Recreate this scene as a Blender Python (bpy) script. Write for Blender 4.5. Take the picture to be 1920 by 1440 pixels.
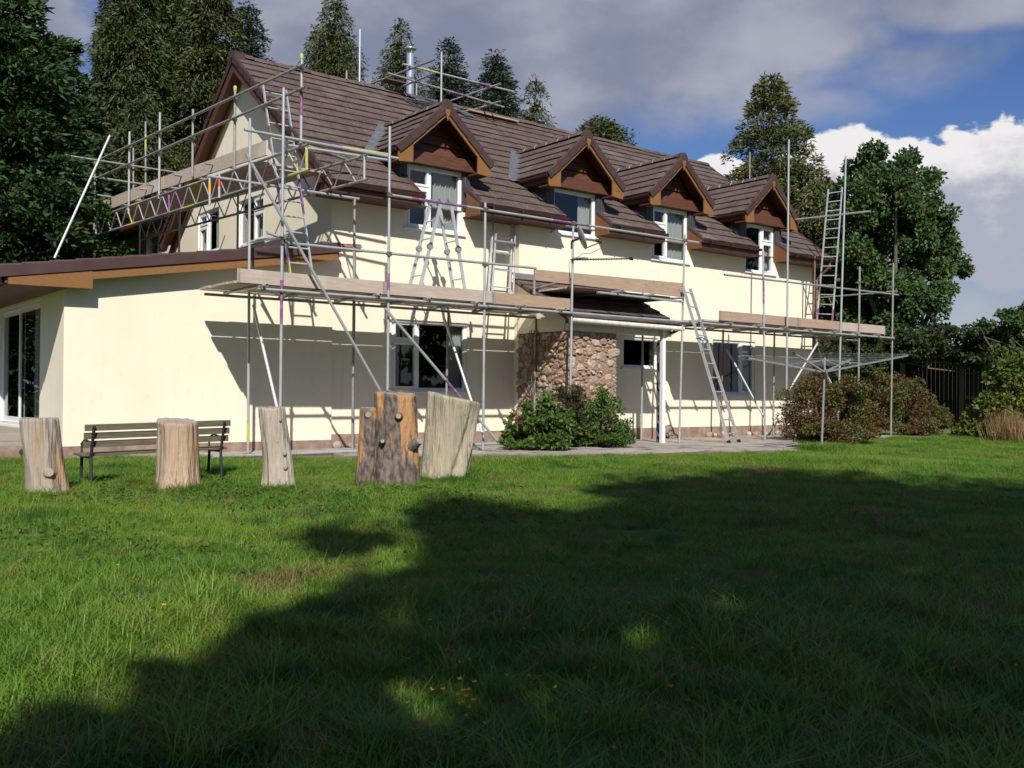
import bpy, math, random
import numpy as np
from mathutils import Vector, Matrix

for o in list(bpy.data.objects): bpy.data.objects.remove(o)
SC = bpy.context.scene
COL = SC.collection
RNG = np.random.default_rng(7)
random.seed(7)

# ------------------------------------------------------------------ camera
FPX = 1830.0                                   # focal length in photo pixels (1920 wide)
def nrm(v):
    v = np.asarray(v, float); return v/np.linalg.norm(v)
_X = nrm([2300, -38, 1830.]); _r = 0.0078
_Z = nrm([_r, 1, -(_X[0]*_r+_X[1])/_X[2]]); _Z = nrm(_Z-_X*_Z.dot(_X))
_Y = np.cross(_Z, _X); _Y = -_Y if _Y[2] < 0 else _Y
CM = np.array([_X, _Y, _Z])                    # camera (right, up, forward) -> world
def ray(px, py): return CM@np.array([px-960, 720-py, FPX])
_d = ray(618, 814.5)
CAM = -_d*(0.78/-_d[2])
cam_d = bpy.data.cameras.new('camera'); cam = bpy.data.objects.new('camera', cam_d); COL.objects.link(cam)
R = Matrix(((CM[0][0], CM[0][1], -CM[0][2]), (CM[1][0], CM[1][1], -CM[1][2]), (CM[2][0], CM[2][1], -CM[2][2])))
cam.matrix_world = Matrix.Translation(Vector(CAM)) @ R.to_4x4()
cam_d.sensor_width = 36; cam_d.lens = FPX/1920*36; cam_d.clip_end = 3000; cam_d.clip_start = 0.05
SC.camera = cam
cy = SC.cycles
cy.max_bounces = 4; cy.diffuse_bounces = 2; cy.glossy_bounces = 2; cy.transmission_bounces = 2; cy.transparent_max_bounces = 6
cy.caustics_reflective = False; cy.caustics_refractive = False; cy.sample_clamp_indirect = 4.0

# ------------------------------------------------------------------ sky, sun, exposure
LDIR = nrm([0.59, 1.02, -1.0])                 # the way the sunlight travels
SUN = -LDIR
SUN_EL = math.asin(SUN[2]); SUN_AZ = math.atan2(SUN[0], SUN[1])
SC.view_settings.view_transform = 'Standard'; SC.view_settings.look = 'None'
SC.view_settings.exposure = 0.13; SC.view_settings.gamma = 1.0; SC.view_settings.use_curve_mapping = False
sl = bpy.data.lights.new('sun', 'SUN'); sl.energy = 5.0; sl.angle = math.radians(0.53); sl.color = (1, 0.955, 0.88)
so = bpy.data.objects.new('sun', sl); COL.objects.link(so); so.location = (-10, -20, 30)
so.rotation_euler = Vector(LDIR).to_track_quat('-Z', 'Y').to_euler()

W = bpy.data.worlds.new('World'); SC.world = W; W.use_nodes = True
def world_sky():
    nt = W.node_tree; nd = nt.nodes; lk = nt.links; nd.clear()
    def N(t, **kw):
        n = nd.new(t)
        for k, v in kw.items(): setattr(n, k, v)
        return n
    def put(sock, v):
        if hasattr(v, 'links'): lk.new(v, sock)
        else: sock.default_value = v
    def MA(op, a, b=0., c=0., clamp=False):
        n = N('ShaderNodeMath', operation=op, use_clamp=clamp)
        put(n.inputs[0], a); put(n.inputs[1], b); put(n.inputs[2], c); return n.outputs[0]
    def MIX(f, a, b):
        n = N('ShaderNodeMix', data_type='RGBA'); put(n.inputs[0], f); put(n.inputs[6], a); put(n.inputs[7], b); return n.outputs[2]
    def RAMP(v, lo, hi, a=0., b=1.):
        n = N('ShaderNodeMapRange', interpolation_type='SMOOTHSTEP'); put(n.inputs[0], v)
        for i, x in enumerate((lo, hi, a, b)): n.inputs[i+1].default_value = x
        return n.outputs[0]
    tc = N('ShaderNodeTexCoord'); D = tc.outputs['Generated']
    def dot(v):
        n = N('ShaderNodeVectorMath', operation='DOT_PRODUCT'); lk.new(D, n.inputs[0]); n.inputs[1].default_value = v; return n.outputs['Value']
    fw = nrm([CM[0][2], CM[1][2], 0]); rt = [fw[1], -fw[0], 0]
    az = MA('ARCTAN2', dot(rt), dot(list(fw)))            # compass angle from the garden's main line of view
    el = MA('ARCSINE', dot((0, 0, 1)))
    cb = N('ShaderNodeCombineXYZ'); put(cb.inputs[0], az); put(cb.inputs[1], MA('MULTIPLY', el, 1.6))
    def NOISE(scale, detail=8, rough=.55, dist=0., off=0.):
        n = N('ShaderNodeTexNoise', noise_dimensions='3D'); mp = N('ShaderNodeVectorMath', operation='ADD')
        lk.new(cb.outputs[0], mp.inputs[0]); mp.inputs[1].default_value = (off, off*.7, off*.3)
        lk.new(mp.outputs[0], n.inputs['Vector']); n.inputs['Scale'].default_value = scale
        n.inputs['Detail'].default_value = detail; n.inputs['Roughness'].default_value = rough; n.inputs['Distortion'].default_value = dist
        return n.outputs['Fac']
    sky = N('ShaderNodeTexSky', sky_type='NISHITA', sun_disc=False)
    sky.sun_elevation = SUN_EL; sky.sun_rotation = SUN_AZ; sky.altitude = 100; sky.air_density = 1.0; sky.dust_density = .6; sky.ozone_density = 2.0
    big = NOISE(2.6, 4, .52, .0, 3.0); mid = NOISE(7., 5, .55, .0, 1.0); fine = NOISE(17., 7, .58, .0, 5.)
    def blob(px, py, sx, sy, k=.55, n=None):
        v = ray(px, py); a0 = math.atan2(v.dot(np.array(rt)), v.dot(fw)); e0 = math.asin(nrm(v)[2])
        a = MA('DIVIDE', MA('SUBTRACT', az, a0), sx/FPX); e = MA('DIVIDE', MA('SUBTRACT', el, e0), sy/FPX)
        r = MA('SQRT', MA('ADD', MA('MULTIPLY', a, a), MA('MULTIPLY', e, e)))
        q = MA('ADD', MA('SUBTRACT', 1., r), MA('MULTIPLY', MA('SUBTRACT', n if n is not None else mid, .5), k*2))
        return q
    def mx(*l):
        r = l[0]
        for q in l[1:]: r = MA('MAXIMUM', r, q)
        return r
    # broad soft grey bank over the house; elsewhere patchy cloud of the same kind
    g = mx(blob(950, 20, 640, 270, .5), blob(1330, 0, 480, 220, .5), blob(560, 100, 120, 160, .5), blob(40, 30, 150, 70, .9), blob(160, 300, 80, 130, .8), blob(1830, -20, 240, 80, .5))
    oth = MA('MULTIPLY', RAMP(big, .5, .66), RAMP(MA('ABSOLUTE', az), .62, .85))
    veil = MA('MULTIPLY', RAMP(mx(blob(1720, 110, 230, 70, .8), blob(1500, 190, 160, 60, .8), blob(1860, 560, 180, 120, .7)), -.1, .9), .75)
    gm = mx(RAMP(g, -.12, .38), MA('MULTIPLY', oth, .8), veil)
    # heaped white clouds low over the trees
    def heap(*a): return blob(*a, .62, fine)
    c = mx(heap(1590, 325, 100, 86), heap(1515, 338, 65, 58), heap(1690, 342, 80, 72), heap(1340, 350, 62, 54), heap(1420, 410, 220, 75),
           heap(1915, 388, 160, 150), heap(1835, 345, 72, 68), heap(1800, 440, 150, 90), heap(1240, 470, 330, 80))
    c2 = MA('MULTIPLY', RAMP(MA('ADD', fine, MA('MULTIPLY', MA('SUBTRACT', .16, el), 1.2)), .56, .62), RAMP(MA('ABSOLUTE', az), .62, .85))
    cm = MA('MAXIMUM', RAMP(c, -.02, .10), c2)
    shade = MA('ADD', RAMP(el, .275, .13), MA('MULTIPLY', MA('SUBTRACT', fine, .5), -1.6))
    ccol = MIX(RAMP(shade, .1, .85), (9.2, 9.0, 9.1, 1), (4.4, 4.6, 5.6, 1))
    gcol = MIX(RAMP(MA('ADD', mid, MA('MULTIPLY', MA('SUBTRACT', big, .5), .9)), .3, .72), (2.45, 2.75, 3.75, 1), (4.5, 4.6, 5.4, 1))
    hs = N('ShaderNodeHueSaturation'); lk.new(sky.outputs[0], hs.inputs['Color']); hs.inputs['Hue'].default_value = .518; hs.inputs['Saturation'].default_value = 1.3; hs.inputs['Value'].default_value = .95
    col = MIX(MA('MULTIPLY', gm, .93), hs.outputs[0], gcol)
    col = MIX(cm, col, ccol)
    bg = N('ShaderNodeBackground'); lk.new(col, bg.inputs[0]); bg.inputs[1].default_value = 0.086
    out = N('ShaderNodeOutputWorld'); lk.new(bg.outputs[0], out.inputs[0])
world_sky()

# ------------------------------------------------------------------ helpers
def onY(px, py, y=0.): d = ray(px, py); return CAM+d*((y-CAM[1])/d[1])
def onX(px, py, x=0.): d = ray(px, py); return CAM+d*((x-CAM[0])/d[0])
def onZ(px, py, z=0.): d = ray(px, py); return CAM+d*((z-CAM[2])/d[2])
def atZ(px, py, dist): return CAM+ray(px, py)/FPX*dist

EX = [-60, -4.9, -2.3, -.6, 1.75, 6.2, 7.6, 9.2, 10.6, 17.5, 60]
EY = [-.1, -.1, -1.35, -2.5, -3.9, -4.9, -5.5, -5.0, -2.9, -2.7, -2.7]
def edge_y(x): return np.interp(x, EX, EY)
def gz(x, y):
    x = np.asarray(x, float); y = np.asarray(y, float)
    d = np.clip(edge_y(x)-y, 0, 40)
    z = -.315-.036*d+.018*np.sin(x*.9+1.3)*np.sin(y*.7)*np.clip(d, 0, 1)+.01*np.sin(x*2.3+y*1.9)*np.clip(d, 0, 1)
    return z
def lawn_at(px, py):
    a, b = 3., 60.
    for _ in range(50):
        m = (a+b)/2; p = atZ(px, py, m)
        if p[2] > gz(p[0], p[1]): a = m
        else: b = m
    return atZ(px, py, a)

OFF = {}
def tag(o, label=None, cat=None, group=None, kind=None):
    if label: o['label'] = label
    if cat: o['category'] = cat
    if group: o['group'] = group
    if kind: o['kind'] = kind
    return o
def thing(name, loc, label, cat, group=None):
    o = bpy.data.objects.new(name, None); COL.objects.link(o); o.location = tuple(float(c) for c in loc)
    o.empty_display_size = .2
    OFF[o] = np.array(loc, float); return tag(o, label, cat, group)
def link(name, me, parent=None):
    o = bpy.data.objects.new(name, me); COL.objects.link(o)
    if parent is not None: o.parent = parent
    OFF[o] = OFF.get(parent, np.zeros(3)); return o
def np_mesh(name, V, F, mat, smooth=False):
    V = np.asarray(V, np.float32); F = np.asarray(F, np.int32); k = F.shape[1]
    me = bpy.data.meshes.new(name); me.vertices.add(len(V)); me.vertices.foreach_set('co', V.ravel())
    me.loops.add(F.size); me.loops.foreach_set('vertex_index', F.ravel())
    me.polygons.add(len(F)); me.polygons.foreach_set('loop_start', np.arange(0, F.size, k, dtype=np.int32))
    if smooth: me.polygons.foreach_set('use_smooth', np.ones(len(F), bool))
    me.materials.append(mat); me.update(calc_edges=True); return me
def np_obj(name, V, F, mat, parent=None, smooth=False):
    V = np.asarray(V, float)-OFF.get(parent, np.zeros(3))
    return link(name, np_mesh(name, V, F, mat, smooth), parent)

class MB:
    def __init__(s): s.v = []; s.f = []; s.sm = []
    def add(s, vs, fs, smooth=False):
        n = len(s.v); s.v += [tuple(float(c) for c in p) for p in vs]
        s.f += [tuple(i+n for i in q) for q in fs]; s.sm += [smooth]*len(fs); return s
    def box(s, lo, hi):
        (a, b, c), (d, e, f) = lo, hi
        a, d = min(a, d), max(a, d); b, e = min(b, e), max(b, e); c, f = min(c, f), max(c, f)
        return s.add([(a, b, c), (d, b, c), (d, e, c), (a, e, c), (a, b, f), (d, b, f), (d, e, f), (a, e, f)],
                     [(0, 3, 2, 1), (4, 5, 6, 7), (0, 1, 5, 4), (1, 2, 6, 5), (2, 3, 7, 6), (3, 0, 4, 7)])
    def beam(s, p, q, w, h, up=(0, 0, 1)):
        p = np.array(p, float); q = np.array(q, float); d = nrm(q-p); u = np.array(up, float)
        r = np.cross(d, u)
        if np.linalg.norm(r) < 1e-4: r = np.cross(d, [1, 0, 0])
        r = nrm(r)*w/2; u = nrm(np.cross(r, d))*h/2
        return s.add([p-r-u, p+r-u, p+r+u, p-r+u, q-r-u, q+r-u, q+r+u, q-r+u],
                     [(0, 3, 2, 1), (4, 5, 6, 7), (0, 1, 5, 4), (1, 2, 6, 5), (2, 3, 7, 6), (3, 0, 4, 7)])
    def prism(s, poly, vec):
        n = len(poly); P = [np.array(p, float) for p in poly]; Q = [p+np.array(vec, float) for p in P]
        return s.add(P+Q, [tuple(range(n))[::-1], tuple(range(n, 2*n))]+[(i, (i+1) % n, n+(i+1) % n, n+i) for i in range(n)])
    def tube(s, p, q, r=.024, r2=None, n=10, cap=True, hollow=False):
        p = np.array(p, float); q = np.array(q, float); r2 = r if r2 is None else r2; d = nrm(q-p)
        a = np.cross(d, [0, 0, 1.]); a = nrm(a) if np.linalg.norm(a) > 1e-3 else np.array([1., 0, 0]); b = np.cross(d, a)
        ang = np.arange(n)*2*math.pi/n
        ring = np.outer(np.cos(ang), a)+np.outer(np.sin(ang), b)
        s.add(list(p+ring*r)+list(q+ring*r2), [(i, (i+1) % n, n+(i+1) % n, n+i) for i in range(n)], True)
        if hollow:
            for c, e, rr in ((p, d, r), (q, -d, r2)):
                s.add(list(c+ring*rr)+list(c+ring*rr*.82)+list(c+e*.25+ring*rr*.82),
                      [(i, (i+1) % n, n+(i+1) % n, n+i) for i in range(n)]+[(n+i, n+(i+1) % n, 2*n+(i+1) % n, 2*n+i) for i in range(n)]+[tuple(range(2*n, 3*n))])
        elif cap: s.add(list(p+ring*r)+list(q+ring*r2), [tuple(range(n)), tuple(range(n, 2*n))])
        return s
    def path(s, pts, r, n=8, r2=None):
        m = len(pts)
        for i in range(m-1):
            a = r+(0 if r2 is None else (r2-r)*i/(m-1)); b = r+(0 if r2 is None else (r2-r)*(i+1)/(m-1))
            s.tube(pts[i], pts[i+1], a, b, n)
        return s
    def lathe(s, c, prof, n=16, smooth=True):
        c = np.array(c, float); ang = np.arange(n)*2*math.pi/n; m = len(prof); V = []
        for r, z in prof: V += [c+np.array([r*math.cos(t), r*math.sin(t), z]) for t in ang]
        F = [(j*n+i, j*n+(i+1) % n, (j+1)*n+(i+1) % n, (j+1)*n+i) for j in range(m-1) for i in range(n)]
        s.add(V, F, smooth); s.add(V[:n], [tuple(range(n))[::-1]]); s.add(V[-n:], [tuple(range(n))]); return s
    def build(s, name, mat, parent=None, bevel=0):
        off = OFF.get(parent, np.zeros(3))
        me = bpy.data.meshes.new(name); me.from_pydata([tuple(np.array(v)-off) for v in s.v], [], s.f)
        me.polygons.foreach_set('use_smooth', s.sm); me.materials.append(mat); me.update()
        o = link(name, me, parent)
        if bevel:
            m = o.modifiers.new('bevel', 'BEVEL'); m.width = bevel; m.segments = 2; m.limit_method = 'ANGLE'
        return o
def box(name, lo, hi, mat, parent=None, bevel=0): return MB().box(lo, hi).build(name, mat, parent, bevel)
def tube(name, p, q, mat, parent, r=.0242, hollow=True): return MB().tube(p, q, r, n=12, hollow=hollow).build(name, mat, parent)

# ------------------------------------------------------------------ materials
def mat(name, col, rough=.7, metal=0., var=None, scale=6., vec=(1, 1, 1), bump=0., bscale=40., bdist=.01, spec=.5, col2=None, lo=.35, hi=.65, detail=6, trans=0., layers=()):
    m = bpy.data.materials.new(name); m.use_nodes = True; nt = m.node_tree; nd = nt.nodes; lk = nt.links
    b = nd['Principled BSDF']; b.inputs['Roughness'].default_value = rough; b.inputs['Metallic'].default_value = metal
    b.inputs['Specular IOR Level'].default_value = spec
    geo = nd.new('ShaderNodeNewGeometry'); P = geo.outputs['Position']
    def noise(sc, vc=(1, 1, 1), det=6, rg=.55, dist=0.):
        mp = nd.new('ShaderNodeVectorMath'); mp.operation = 'MULTIPLY'; lk.new(P, mp.inputs[0]); mp.inputs[1].default_value = vc
        n = nd.new('ShaderNodeTexNoise'); lk.new(mp.outputs[0], n.inputs['Vector']); n.inputs['Scale'].default_value = sc
        n.inputs['Detail'].default_value = det; n.inputs['Roughness'].default_value = rg; n.inputs['Distortion'].default_value = dist
        return n.outputs['Fac']
    def ramp(f, lo, hi):
        r = nd.new('ShaderNodeMapRange'); lk.new(f, r.inputs[0]); r.inputs[1].default_value = lo; r.inputs[2].default_value = hi; return r.outputs[0]
    def mix(f, a, bb):
        x = nd.new('ShaderNodeMix'); x.data_type = 'RGBA'; lk.new(f, x.inputs[0])
        for s, v in ((x.inputs[6], a), (x.inputs[7], bb)):
            if hasattr(v, 'links'): lk.new(v, s)
            else: s.default_value = (*v, 1)
        return x.outputs[2]
    cur = col
    if col2 is not None: cur = mix(ramp(noise(scale, vec, detail), lo, hi), col, col2)
    for (c, sc, vc, l, h) in layers: cur = mix(ramp(noise(sc, vc, min(detail, 5)), l, h), cur, c)
    if hasattr(cur, 'links'): lk.new(cur, b.inputs['Base Color'])
    else: b.inputs['Base Color'].default_value = (*cur, 1)
    if bump:
        bp = nd.new('ShaderNodeBump'); bp.inputs['Strength'].default_value = bump; bp.inputs['Distance'].default_value = bdist
        lk.new(noise(bscale, vec, 5), bp.inputs['Height']); lk.new(bp.outputs[0], b.inputs['Normal'])
    if trans:
        t = nd.new('ShaderNodeBsdfTranslucent'); s = nd.new('ShaderNodeMixShader'); s.inputs[0].default_value = trans
        if hasattr(cur, 'links'): lk.new(cur, t.inputs[0])
        else: t.inputs[0].default_value = (*cur, 1)
        lk.new(b.outputs[0], s.inputs[1]); lk.new(t.outputs[0], s.inputs[2]); lk.new(s.outputs[0], nd['Material Output'].inputs[0])
    return m
M = {}
M['render'] = mat('cream_render', (.83, .775, .615), .9, col2=(.80, .745, .59), scale=1.6, bump=.25, bscale=160, bdist=.004, spec=.2,
                  layers=(((.745, .69, .54), .7, (1, 1, .35), .55, .85), ((.755, .70, .56), 1.6, (4, 4, .22), .56, .8), ((.72, .665, .535), 5, (1, 1, 1), .6, .8)))
M['plinth'] = mat('plinth', (.22, .13, .10), .9, col2=(.33, .25, .2), scale=5, bump=.5, bscale=40)
M['tile'] = mat('roof_tile', (.086, .060, .052), .85, col2=(.122, .090, .079), scale=5, bump=.4, bscale=90, bdist=.004, spec=.25,
                layers=(((.07, .052, .047), 1.7, (1, 1, 1), .5, .75), ((.13, .085, .075), 3.1, (1, .7, .7), .55, .6), ((.165, .145, .125), .8, (1, 1, 1), .54, .74), ((.30, .28, .24), 24, (1, 1, 1), .64, .71)))
M['verge'] = mat('verge_tile', (.056, .029, .029), .6, col2=(.075, .04, .038), scale=3, bump=.15, bscale=60, spec=.4)
M['mortar'] = mat('pale_mortar', (.55, .49, .42), .9)
M['pine'] = mat('orange_timber', (.235, .115, .041), .65, col2=(.175, .078, .026), scale=4, vec=(3, 3, 9), lo=.45, hi=.8, bump=.1, spec=.3, layers=(((.09, .035, .014), 9, (1, 1, 1), .68, .73),))
M['pined'] = mat('shaded_timber', (.19, .08, .028), .6, col2=(.14, .055, .02), scale=4, vec=(3, 3, 9), lo=.45, hi=.8)  # darker brown-orange timber for the eave end boards
M['mahog'] = mat('mahogany_stain', (.125, .045, .024), .6, col2=(.06, .022, .014), scale=5, vec=(1, 4, 9), lo=.4, hi=.75, bump=.1)
M['mahogd'] = mat('dark_stained_fascia', (.085, .032, .022), .5, col2=(.06, .022, .016), scale=5, vec=(1, 4, 9))
M['gutter'] = mat('brown_plastic', (.065, .022, .02), .35, spec=.5)
M['white'] = mat('white_plastic', (.80, .81, .82), .35)
M['paint'] = mat('old_white_paint', (.74, .73, .68), .55, col2=(.6, .57, .48), scale=9, bump=.2)
M['flake'] = mat('flaking_paint', (.78, .78, .76), .6, col2=(.03, .028, .028), scale=14, vec=(1, 1, .5), lo=.5, hi=.53)
M['lead'] = mat('lead_sheet', (.13, .135, .15), .5, metal=.3, col2=(.2, .2, .215), scale=7, bump=.2, bscale=25)
M['leadd'] = mat('slate_cladding', (.032, .032, .038), .55, col2=(.055, .055, .06), scale=8)
M['dark'] = mat('dark_interior', (.06, .055, .05), .9)
M['curtain'] = mat('pale_curtain', (.55, .55, .47), .9, col2=(.66, .66, .6), scale=12, vec=(6, 6, .3))
M['galv'] = mat('galvanised_tube', (.44, .455, .47), .45, metal=.3, col2=(.33, .335, .34), scale=7, vec=(1, 1, .5), lo=.45, hi=.8, bump=.1, bscale=60)
M['galvd'] = mat('weathered_tube', (.27, .25, .235), .5, metal=.25, col2=(.35, .34, .33), scale=9)
M['galvp'] = mat('green_grey_tube', (.34, .42, .40), .45, metal=.25, col2=(.42, .44, .45), scale=6)
M['rust'] = mat('rusty_tube', (.20, .09, .06), .6, metal=.3, col2=(.26, .17, .13), scale=8)
M['shiny'] = mat('bright_aluminium', (.75, .76, .77), .3, metal=.45)
M['alu'] = mat('ladder_aluminium', (.62, .63, .645), .4, metal=.4, col2=(.52, .525, .535), scale=9)
M['purple'] = mat('purple_paint', (.20, .06, .21), .55, col2=(.30, .24, .31), scale=14, lo=.42, hi=.7)
M['lime'] = mat('lime_paint', (.46, .47, .10), .6, col2=(.33, .34, .24), scale=14, lo=.4, hi=.7)
M['orange'] = mat('orange_band', (.8, .36, .02), .5)
M['red'] = mat('red_band', (.7, .05, .03), .5)
M['coupler'] = mat('coupler_steel', (.27, .255, .23), .5, metal=.6, col2=(.16, .12, .09), scale=20)
M['board'] = mat('scaffold_board', (.40, .32, .26), .9, col2=(.48, .40, .335), scale=3, vec=(1, 5, 9), bump=.3, bscale=20,
                 layers=(((.10, .075, .06), 9, (1, 3, 3), .66, .74), ((.54, .48, .42), 1.1, (1, 1, 1), .55, .7)))
M['boardo'] = mat('newer_scaffold_board', (.42, .30, .22), .9, col2=(.34, .235, .17), scale=3, vec=(1, 5, 9), bump=.3, bscale=20,
                  layers=(((.11, .07, .05), 8, (2, 3, 1), .66, .74),))
M['stain'] = mat('steel_flue', (.70, .73, .78), .24, metal=.75)
M['mort'] = mat('red_mortar', (.37, .205, .13), .95, col2=(.29, .155, .10), scale=7, bump=.8, bscale=45, bdist=.02)
STONES = [mat('rubble_stone', c, .9, col2=c2, scale=8, bump=1., bscale=20, bdist=.035, layers=(((.34, .21, .13), 6, (1, 1, 1), .55, .68),)) for c, c2 in
          (((.36, .29, .22), (.24, .185, .14)), ((.43, .32, .235), (.30, .21, .15)), ((.30, .265, .225), (.40, .35, .29)), ((.55, .47, .39), (.42, .33, .26)), ((.26, .195, .15), (.36, .27, .20)))]
SLABS = [mat('paving_slab', c, .9, col2=c2, scale=4, bump=.5, bscale=50, layers=(((.10, .095, .085), 2.2, (1, 1, 1), .55, .72),)) for c, c2 in
         (((.37, .32, .275), (.28, .245, .22)), ((.33, .295, .26), (.42, .36, .31)), ((.29, .26, .235), (.36, .32, .285)))]
M['soil'] = mat('earth_bed', (.13, .095, .07), .95, col2=(.2, .15, .11), scale=4, bump=.6)
M['concrete'] = mat('concrete', (.33, .29, .24), .9, col2=(.27, .24, .2), scale=5, bump=.4)
M['iron'] = mat('black_iron', (.025, .022, .022), .55)
M['slat'] = mat('weathered_slat', (.15, .125, .085), .9, col2=(.09, .08, .05), scale=5, vec=(1, 5, 9), bump=.4, bscale=25)
M['plasticgrey'] = mat('grey_plastic', (.25, .26, .28), .45)
M['black'] = mat('black_plastic', (.02, .02, .022), .45)
M['rope'] = mat('blue_rope', (.05, .17, .30), .8)
M['cable'] = mat('cable', (.10, .09, .08), .6)
M['wood_grey'] = mat('old_post', (.17, .14, .11), .9, col2=(.11, .09, .07), scale=6, vec=(3, 3, .5), bump=.4)
M['woodin'] = mat('dark_fence', (.018, .015, .013), .9, col2=(.012, .01, .009), scale=8)
M['bark'] = mat('bark', (.10, .075, .058), .95, col2=(.19, .155, .125), scale=8, vec=(2, 2, .6), bump=1., bscale=14, bdist=.03)
M['barkp'] = mat('pale_bark', (.22, .18, .15), .95, col2=(.13, .105, .085), scale=8, vec=(2, 2, .5), bump=.6, bscale=14, bdist=.03)
def glass():
    m = bpy.data.materials.new('window_glass'); m.use_nodes = True; nt = m.node_tree; nd = nt.nodes; lk = nt.links; nd.remove(nd['Principled BSDF'])
    t = nd.new('ShaderNodeBsdfTransparent'); t.inputs[0].default_value = (.62, .66, .68, 1)
    g = nd.new('ShaderNodeBsdfGlossy'); g.inputs['Roughness'].default_value = .015; g.inputs[0].default_value = (1, 1, 1, 1)
    lw = nd.new('ShaderNodeLayerWeight'); lw.inputs[0].default_value = .5; s = nd.new('ShaderNodeMixShader')
    pw = nd.new('ShaderNodeMath'); pw.operation = 'POWER'; lk.new(lw.outputs['Facing'], pw.inputs[0]); pw.inputs[1].default_value = 5
    f = nd.new('ShaderNodeMath'); f.operation = 'MULTIPLY_ADD'; lk.new(pw.outputs[0], f.inputs[0]); f.inputs[1].default_value = .9; f.inputs[2].default_value = .075
    n = nd.new('ShaderNodeTexNoise'); n.inputs['Scale'].default_value = 1.3; b = nd.new('ShaderNodeBump'); b.inputs['Strength'].default_value = .02
    lk.new(n.outputs[0], b.inputs['Height']); lk.new(b.outputs[0], g.inputs['Normal'])
    lk.new(f.outputs[0], s.inputs[0]); lk.new(t.outputs[0], s.inputs[1]); lk.new(g.outputs[0], s.inputs[2]); lk.new(s.outputs[0], nd['Material Output'].inputs[0]); return m
M['glass'] = glass()
def leafmat(name, c1, c2, c3, s1=.6, s2=4., trans=.25, rough=.55):
    return mat(name, c1, rough, col2=c2, scale=s1, lo=.38, hi=.62, spec=.3, trans=trans, detail=2, layers=((c3, s2, (1, 1, 1), .5, .75),))
M['conifer'] = leafmat('conifer_foliage', (0.05, 0.072, 0.022), (0.07, 0.088, 0.026), (0.09, 0.075, 0.026), .5, 2.2, .15)
M['conif_dark'] = leafmat('dark_conifer_foliage', (0.026, 0.06, 0.02), (0.042, 0.085, 0.024), (0.05, 0.08, 0.02), .5, 2.5, .12)
M['spruce'] = leafmat('spruce_foliage', (0.026, 0.046, 0.03), (0.036, 0.058, 0.033), (0.05, 0.058, 0.03), .7, 3, .1)
M['redwood'] = leafmat('feathery_foliage', (0.085, 0.11, 0.035), (0.12, 0.13, 0.042), (0.14, 0.115, 0.042), .5, 2, .2)
M['oak'] = leafmat('oak_foliage', (0.05, 0.1, 0.03), (0.07, 0.125, 0.033), (0.09, 0.125, 0.036), .5, 2.5, .2)
M['bush'] = leafmat('bush_leaf', (.07, .135, .025), (.10, .17, .035), (.05, .10, .02), 2, 9, .3)
M['bushd'] = leafmat('dry_shrub_leaf', (.05, .055, .02), (.035, .045, .015), (.09, .06, .025), 2, 9, .2)
M['berb'] = leafmat('russet_leaf', (0.085, 0.125, 0.028), (0.125, 0.075, 0.028), (0.2, 0.055, 0.032), 1.3, 5, .25)
M['yell'] = leafmat('yellow_green_leaf', (.13, .16, .03), (.08, .12, .025), (.19, .18, .05), 1.5, 6, .3)
M['hedge'] = leafmat('hedge_leaf', (0.03, 0.046, 0.016), (0.045, 0.065, 0.02), (0.06, 0.056, 0.022), .8, 4, .15)
M['straw'] = leafmat('straw', (.36, .24, .12), (.26, .17, .08), (.2, .16, .06), 4, 12, .3)
M['grass'] = mat('grass_blade', (.12, .255, .028), .5, col2=(.19, .31, .037), scale=.5, lo=.38, hi=.62, spec=.3, trans=.32, detail=2,
                 layers=(((.27, .28, .07), 3, (1, 1, 1), .5, .75), ((.08, .19, .03), 1.6, (1, 1, 1), .56, .68), ((.27, .20, .085), 1.15, (1, 1, 1), .63, .73)))
M['turf'] = mat('turf', (.085, .12, .03), .95, col2=(.125, .14, .04), scale=1.2, bump=.6, bscale=25, layers=(((.16, .13, .06), 1.1, (1, 1, 1), .62, .75),))
M['petal'] = mat('yellow_petal', (.75, .42, .02), .6)
M['thistle'] = leafmat('thistle_leaf', (.13, .19, .09), (.09, .15, .06), (.2, .25, .13), 4, 12, .25)
# ------------------------------------------------------------------ ground
def ground():
    xs = np.unique(np.concatenate([np.linspace(-400, -30, 12), np.linspace(-30, 45, 101), np.linspace(45, 500, 14)]))
    ys = np.unique(np.concatenate([np.linspace(-300, -40, 10), np.linspace(-40, 30, 94), np.linspace(30, 700, 14)]))
    X, Y = np.meshgrid(xs, ys); Z = gz(X, Y)
    V = np.stack([X.ravel(), Y.ravel(), Z.ravel()], 1); n = len(xs)
    i, j = np.meshgrid(np.arange(n-1), np.arange(len(ys)-1)); a = (j*n+i).ravel()
    tag(np_obj('lawn', V, np.stack([a, a+1, a+n+1, a+n], 1), M['turf'], None, True), kind='structure')
ground()
ter = MB().prism([(x, float(y)+.03, -.31) for x, y in zip((-4.7, -2.3, -.6, 1.75, 6.2, 7.6, 9.2, 10.6, 17.5), (-.3, -1.35, -2.5, -3.9, -4.9, -5.5, -5.0, -2.9, -2.7))]+[(17.5, 1.0, -.31), (-4.7, 1.0, -.31)], (0, 0, .03)).build('terrace', M['soil'])
tag(ter, kind='structure')
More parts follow.
